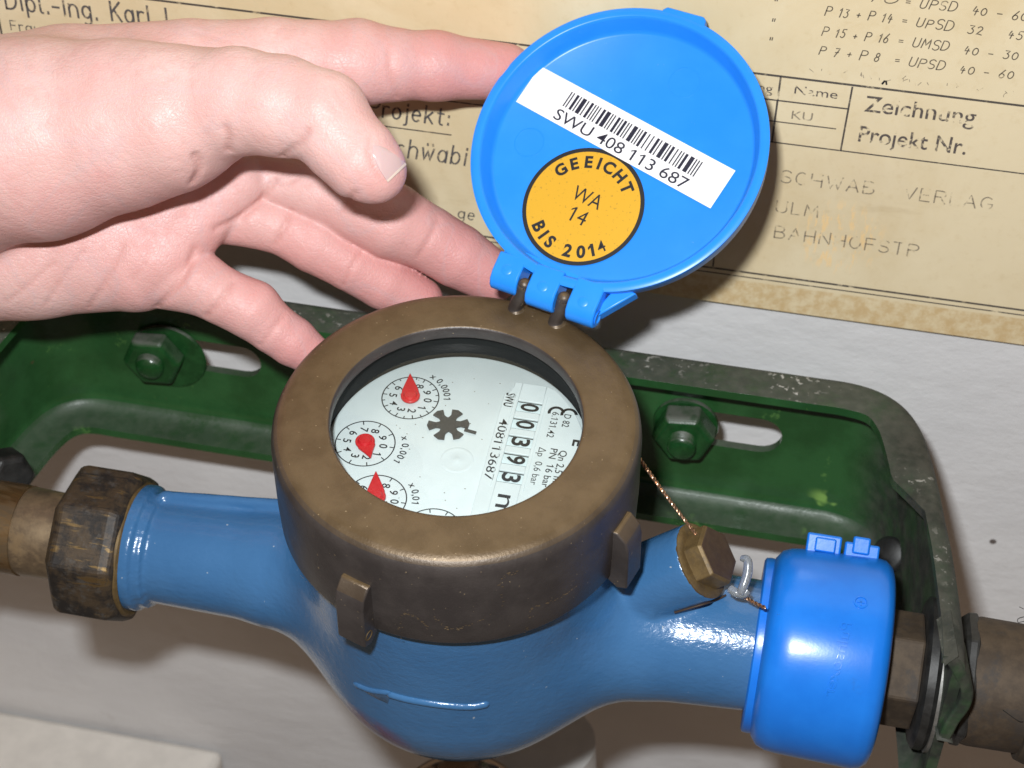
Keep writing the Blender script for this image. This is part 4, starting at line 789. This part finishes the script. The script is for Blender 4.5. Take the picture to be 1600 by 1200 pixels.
# ------------------------------------------------------------------ the hand holding the lid open
HD = dict(
 heel=[(-23.348, 1.457, 1.938, 3.461), (-18.827, 2.925, 2.646, 3.643), (-16.23, 3.54, 3.403, 3.217)],
 thenar=[(-15.953, 3.264, 4.098, 2.851), (-12.669, 3.706, 4.518, 2.705), (-10.253, 3.95, 5.201, 2.235), (-8.774, 3.945, 5.647, 1.901), (-7.654, 4.306, 5.97, 1.518)],
 meta=[(-17.356, 4.941, 3.085, 2.6), (-12.901, 6.48, 4.191, 1.998), (-9.373, 7.212, 5.188, 1.39)],
 hypo=[(-17.572, 3.81, -0.416, 2.255), (-13.856, 4.262, -0.074, 1.858), (-11.134, 4.687, -0.163, 1.479)],
 palm=[(-16.858, 4.648, 0.984, 2.465), (-12.742, 5.355, 0.922, 1.991), (-10.121, 5.867, 1.103, 1.514), (-8.331, 6.592, 1.695, 1.096)],
 palm2=[(-12.075, 4.981, 0.362, 1.707), (-10.257, 4.829, 0.117, 1.36), (-9.68, 5.276, 0.5, 1.058)],
 pad=[(-10.673, 4.529, -0.133, 1.36), (-9.782, 4.762, 0.247, 1.054), (-9.088, 5.428, 1.002, 0.902), (-7.977, 6.474, 1.945, 0.864)],
 thumb=[(-7.769, 3.899, 6.145, 1.505), (-6.863, 3.936, 6.453, 1.394), (-5.563, 3.76, 6.592, 1.298), (-4.372, 3.56, 6.574, 1.172), (-3.757, 3.148, 6.136, 1.036), (-3.115, 2.833, 5.801, 1.001), (-2.75, 2.728, 5.607, 0.784)],
 index=[(-9.552, 7.175, 5.185, 1.353), (-7.155, 8.038, 5.2, 1.214), (-6.125, 8.412, 5.102, 1.145), (-4.908, 8.837, 5.022, 1.205), (-3.979, 9.077, 4.946, 1.003), (-2.797, 9.557, 4.784, 0.971), (-0.842, 10.283, 4.434, 0.83)],
 middle=[(-7.629, 6.912, 1.909, 0.756), (-6.289, 6.98, 1.707, 0.831), (-4.556, 6.996, 1.212, 1.06), (-3.596, 7.019, 0.887, 1.138), (-2.522, 7.221, 0.283, 0.974), (-1.617, 7.289, -0.283, 0.961), (-0.577, 7.329, -0.91, 0.812)],
 ring=[(-8.435, 6.076, 0.834, 0.759), (-7.543, 6.257, 0.852, 0.872), (-6.696, 6.332, 0.609, 0.817), (-5.749, 6.326, 0.253, 0.933), (-4.657, 6.274, -0.336, 0.822), (-3.692, 6.432, -0.966, 0.847), (-2.649, 6.575, -1.63, 0.737)],
 pinky=[(-9.739, 4.462, -0.327, 0.982), (-8.793, 4.446, -0.389, 0.942), (-8.073, 4.339, -0.66, 0.848), (-7.156, 4.326, -1.017, 0.887), (-6.542, 4.252, -1.53, 0.758), (-5.939, 4.251, -1.961, 0.742), (-5.165, 4.205, -2.477, 0.573)])
def f_hand0(p):
    d = chain(p, HD['heel'], .5); d = smin(d, chain(p, HD['meta'], .3), .7); d = smin(d, chain(p, HD['thenar'], .5), .95)
    pal = smin(chain(p, HD['palm'], .4), chain(p, HD['palm2'], .4), .5); pal = smin(pal, chain(p, HD['hypo'], .4), .5); pal = smin(pal, chain(p, HD['pad'], .2), .15)
    d = smin(d, pal, .4)
    fi = chain(p, HD['index'], .3)
    for k in ('middle', 'ring', 'pinky'): fi = smin(fi, chain(p, HD[k], .06), .05)
    d = smin(d, fi, .09); return smin(d, chain(p, HD['thumb'], .25), .2)
CR = [  # creases: points on the line of sight, depth, half width
 (.12, .075, ((-5.903, 4.295, 4.531), (-5.416, 3.68, 5.257), (-4.876, 3.093, 6.003), (-4.722, 3.327, 6.234))),
 (.22, .09, ((-8.194, 3.877, 4.539), (-8.028, 3.699, 4.304), (-8.124, 3.409, 3.999))), (.13, .08, ((-7.322, 4.148, 4.662), (-7.071, 3.621, 5.535), (-6.875, 2.958, 6.268))),
 (.08, .06, ((-4.631, 5.191, 2.237), (-4.461, 5.434, 2.474), (-4.223, 5.702, 2.727))), (.08, .06, ((-2.439, 5.63, 0.756), (-2.213, 5.975, 1.097), (-2.011, 6.429, 1.564))), (.08, .05, ((-6.386, 5.362, 2.794), (-6.116, 5.49, 2.882), (-5.797, 5.726, 3.081))),
 (.14, .06, ((-6.533, 5.05, 0.956), (-6.374, 5.357, 1.268), (-6.206, 5.79, 1.72))), (.09, .05, ((-4.432, 4.676, 0.1), (-4.283, 5.031, 0.468), (-4.037, 5.456, 0.893))),
 (.14, .065, ((-8.197, 3.314, -0.646), (-7.892, 3.65, -0.332), (-7.572, 4.09, 0.095))), (.09, .05, ((-6.544, 3.074, -1.259), (-6.276, 3.403, -0.945), (-5.982, 3.788, -0.575))),
 (.2, .07, ((-9.617, 3.2, -0.478), (-9.248, 3.587, -0.12), (-8.937, 4.063, 0.348), (-8.792, 4.517, 0.828))), (.2, .07, ((-8.308, 4.989, 1.258), (-7.702, 5.337, 1.522), (-7.091, 5.836, 1.955), (-6.808, 6.268, 2.381))),
 (.08, .06, ((-11.546, 2.809, -0.516), (-11.199, 3.379, 0.052), (-10.856, 4.136, 0.829))), (.07, .05, ((-12.795, 2.606, -0.484), (-12.473, 3.121, 0.027), (-11.965, 3.823, 0.709))), (.07, .05, ((-13.965, 2.394, -0.479), (-13.369, 2.877, -0.061), (-12.736, 3.442, 0.442))), (.05, .05, ((-10.471, 3.527, 0.066), (-10.111, 4.037, 0.564), (-10.023, 4.492, 1.056))),
 (.09, .045, ((-3.042, 3.211, 6.362), (-2.979, 2.933, 6.036), (-2.732, 2.669, 5.689), (-2.481, 2.541, 5.493))), (.03, .05, ((-3.769, 3.904, 6.684), (-4.097, 4.063, 6.931), (-4.283, 4.274, 7.206))), (.03, .05, ((-3.996, 3.768, 6.578), (-4.292, 3.933, 6.826), (-4.465, 4.169, 7.126))),
 (.05, .09, ((-3.472, 7.667, 4.776), (-3.7, 8.013, 5.212), (-3.877, 8.467, 5.758))), (.04, .05, ((-8.772, 6.043, 7.09), (-7.97, 6.064, 6.948), (-6.981, 6.053, 6.729))),
 (.03, .04, ((-7.904, 2.876, 4.872), (-8.265, 2.918, 4.994), (-8.577, 2.901, 5.04))), (.03, .04, ((-7.846, 2.772, 4.744), (-8.158, 2.755, 4.789), (-8.422, 2.678, 4.758)))]
CRP = []
for a, w, pts in CR:
    P = drop(f_hand0, spline(pts, 4)); P = P[np.abs(f_hand0(P.astype(np.float32))) < .03]
    if len(P) > 1: CRP.append((a, w, P))
def f_hand(p):
    d = f_hand0(p); nr = np.abs(d) < .35
    if nr.any():
        q = p[nr]; e = np.zeros(len(q), np.float32)
        for a, w, P in CRP:
            lo_, hi_ = P.min(0)-.5, P.max(0)+.5; k = ((q > lo_) & (q < hi_)).all(1)
            if not k.any(): continue
            c = np.full(k.sum(), 9.0, np.float32)
            for i in range(len(P)-1): c = np.minimum(c, seg(q[k], P[i], P[i+1], 0, 0))
            e[k] = np.maximum(e[k], a*np.exp(-(c/w)**2))
        d = d.copy(); d[nr] += e
    return d
allp = np.vstack([np.array(v) for v in HD.values()]); lo_, hi_ = (allp[:, :3]-allp[:, 3:]).min(0)-.3, (allp[:, :3]+allp[:, 3:]).max(0)+.3
v, f = nets(f_hand, lo_, hi_, .075); v = relax(v, f, 2, .4)
TH_ = np.array((-13.076, 3.907, 2.553))
hand = thing('hand', 'pale bare hand reaching in from the left with its fingers behind the open lid', 'hand', TH_)
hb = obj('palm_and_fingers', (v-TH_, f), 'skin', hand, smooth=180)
red = np.zeros(len(v))
for k, s0, s1 in (('index', .25, 1), ('middle', .0, 1), ('ring', .0, 1), ('pinky', .0, 1), ('thumb', .75, 1)):
    P = np.array(HD[k]); n_ = len(P)-1
    for i in range(n_):
        a, b_ = P[i, :3], P[i+1, :3]; dd = b_-a; tt = np.clip(((v-a)@dd)/(dd@dd), 0, 1); dist = np.linalg.norm(v-a-tt[:, None]*dd, axis=1); g = (i+tt)/n_
        red = np.maximum(red, np.clip((1.9*P[i, 3]-dist)/(.7*P[i, 3]), 0, 1)*np.clip((g-s0)/(s1-s0), 0, 1)**1.2*(.85 if k != 'thumb' else .3))
pr = np.array(HD['palm'])[2, :3]; red = np.maximum(red, .35*np.clip(1.6-np.linalg.norm(v-pr, axis=1)/3.0, 0, 1))
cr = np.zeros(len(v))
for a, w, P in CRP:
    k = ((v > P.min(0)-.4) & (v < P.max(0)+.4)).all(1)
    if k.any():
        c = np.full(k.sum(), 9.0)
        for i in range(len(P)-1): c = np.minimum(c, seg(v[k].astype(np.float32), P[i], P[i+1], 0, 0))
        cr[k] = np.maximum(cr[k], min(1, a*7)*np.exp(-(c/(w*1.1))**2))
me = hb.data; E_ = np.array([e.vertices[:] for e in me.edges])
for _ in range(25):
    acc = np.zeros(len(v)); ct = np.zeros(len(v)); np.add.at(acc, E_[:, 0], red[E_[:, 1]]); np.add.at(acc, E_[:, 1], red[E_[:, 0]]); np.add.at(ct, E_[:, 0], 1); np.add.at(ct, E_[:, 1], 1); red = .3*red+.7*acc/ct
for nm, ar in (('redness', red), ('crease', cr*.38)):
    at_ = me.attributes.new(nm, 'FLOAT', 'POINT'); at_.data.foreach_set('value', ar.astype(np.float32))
# thumb nail: a thin curved plate lying on the thumb
def nail_patch(c0, c1, c2, c3, n=12, lift=.035, rb=0.0):
    c0, c1, c2, c3 = map(np.array, (c0, c1, c2, c3)); P = []
    for i in range(n+1):
        for j in range(n+1):
            u, w = i/n, j/n; u = u+(1-u)*rb*abs(2*w-1)**2.5; P.append(((c0*(1-u)+c1*u)*(1-w)+(c3*(1-u)+c2*u)*w))
    Q = drop(f_hand0, np.array(P)); e = .02
    g = np.stack([f_hand0((Q+e*np.eye(3)[i]).astype(np.float32))-f_hand0((Q-e*np.eye(3)[i]).astype(np.float32)) for i in range(3)], 1); g /= np.linalg.norm(g, axis=1)[:, None]
    top = Q+g*(lift*np.repeat(np.minimum(1, .15+2.2*np.linspace(0, 1, n+1)) if rb else np.ones(n+1), n+1)[:, None]); bot = Q-g*.05; V = np.vstack([top, bot]); m_ = n+1; F = []; kk = m_*m_
    for i in range(n):
        for j in range(n): a = i*m_+j; F += [(a, a+m_, a+m_+1, a+1), (kk+a, kk+a+1, kk+a+m_+1, kk+a+m_)]
    bd_ = [i*m_ for i in range(m_)]+[n*m_+j for j in range(1, m_)]+[i*m_+n for i in range(n-1, -1, -1)]+[j for j in range(n-1, 0, -1)]
    for i in range(len(bd_)): a, b_ = bd_[i], bd_[(i+1) % len(bd_)]; F.append((a, kk+a, kk+b_, b_))
    return V-TH_, F
nl = obj('thumb_nail', nail_patch((-3.016, 3.537, 6.116), (-2.164, 3.27, 5.639), (-2.545, 2.899, 5.302), (-3.008, 3.2, 5.736), 16, .05, .4), 'nail', hand, smooth=60)
obj('nail_edge', nail_patch((-2.164, 3.27, 5.639), (-2.115, 3.251, 5.607), (-2.505, 2.878, 5.269), (-2.545, 2.899, 5.302), 6, .055), 'nail_tip', hand, smooth=60)
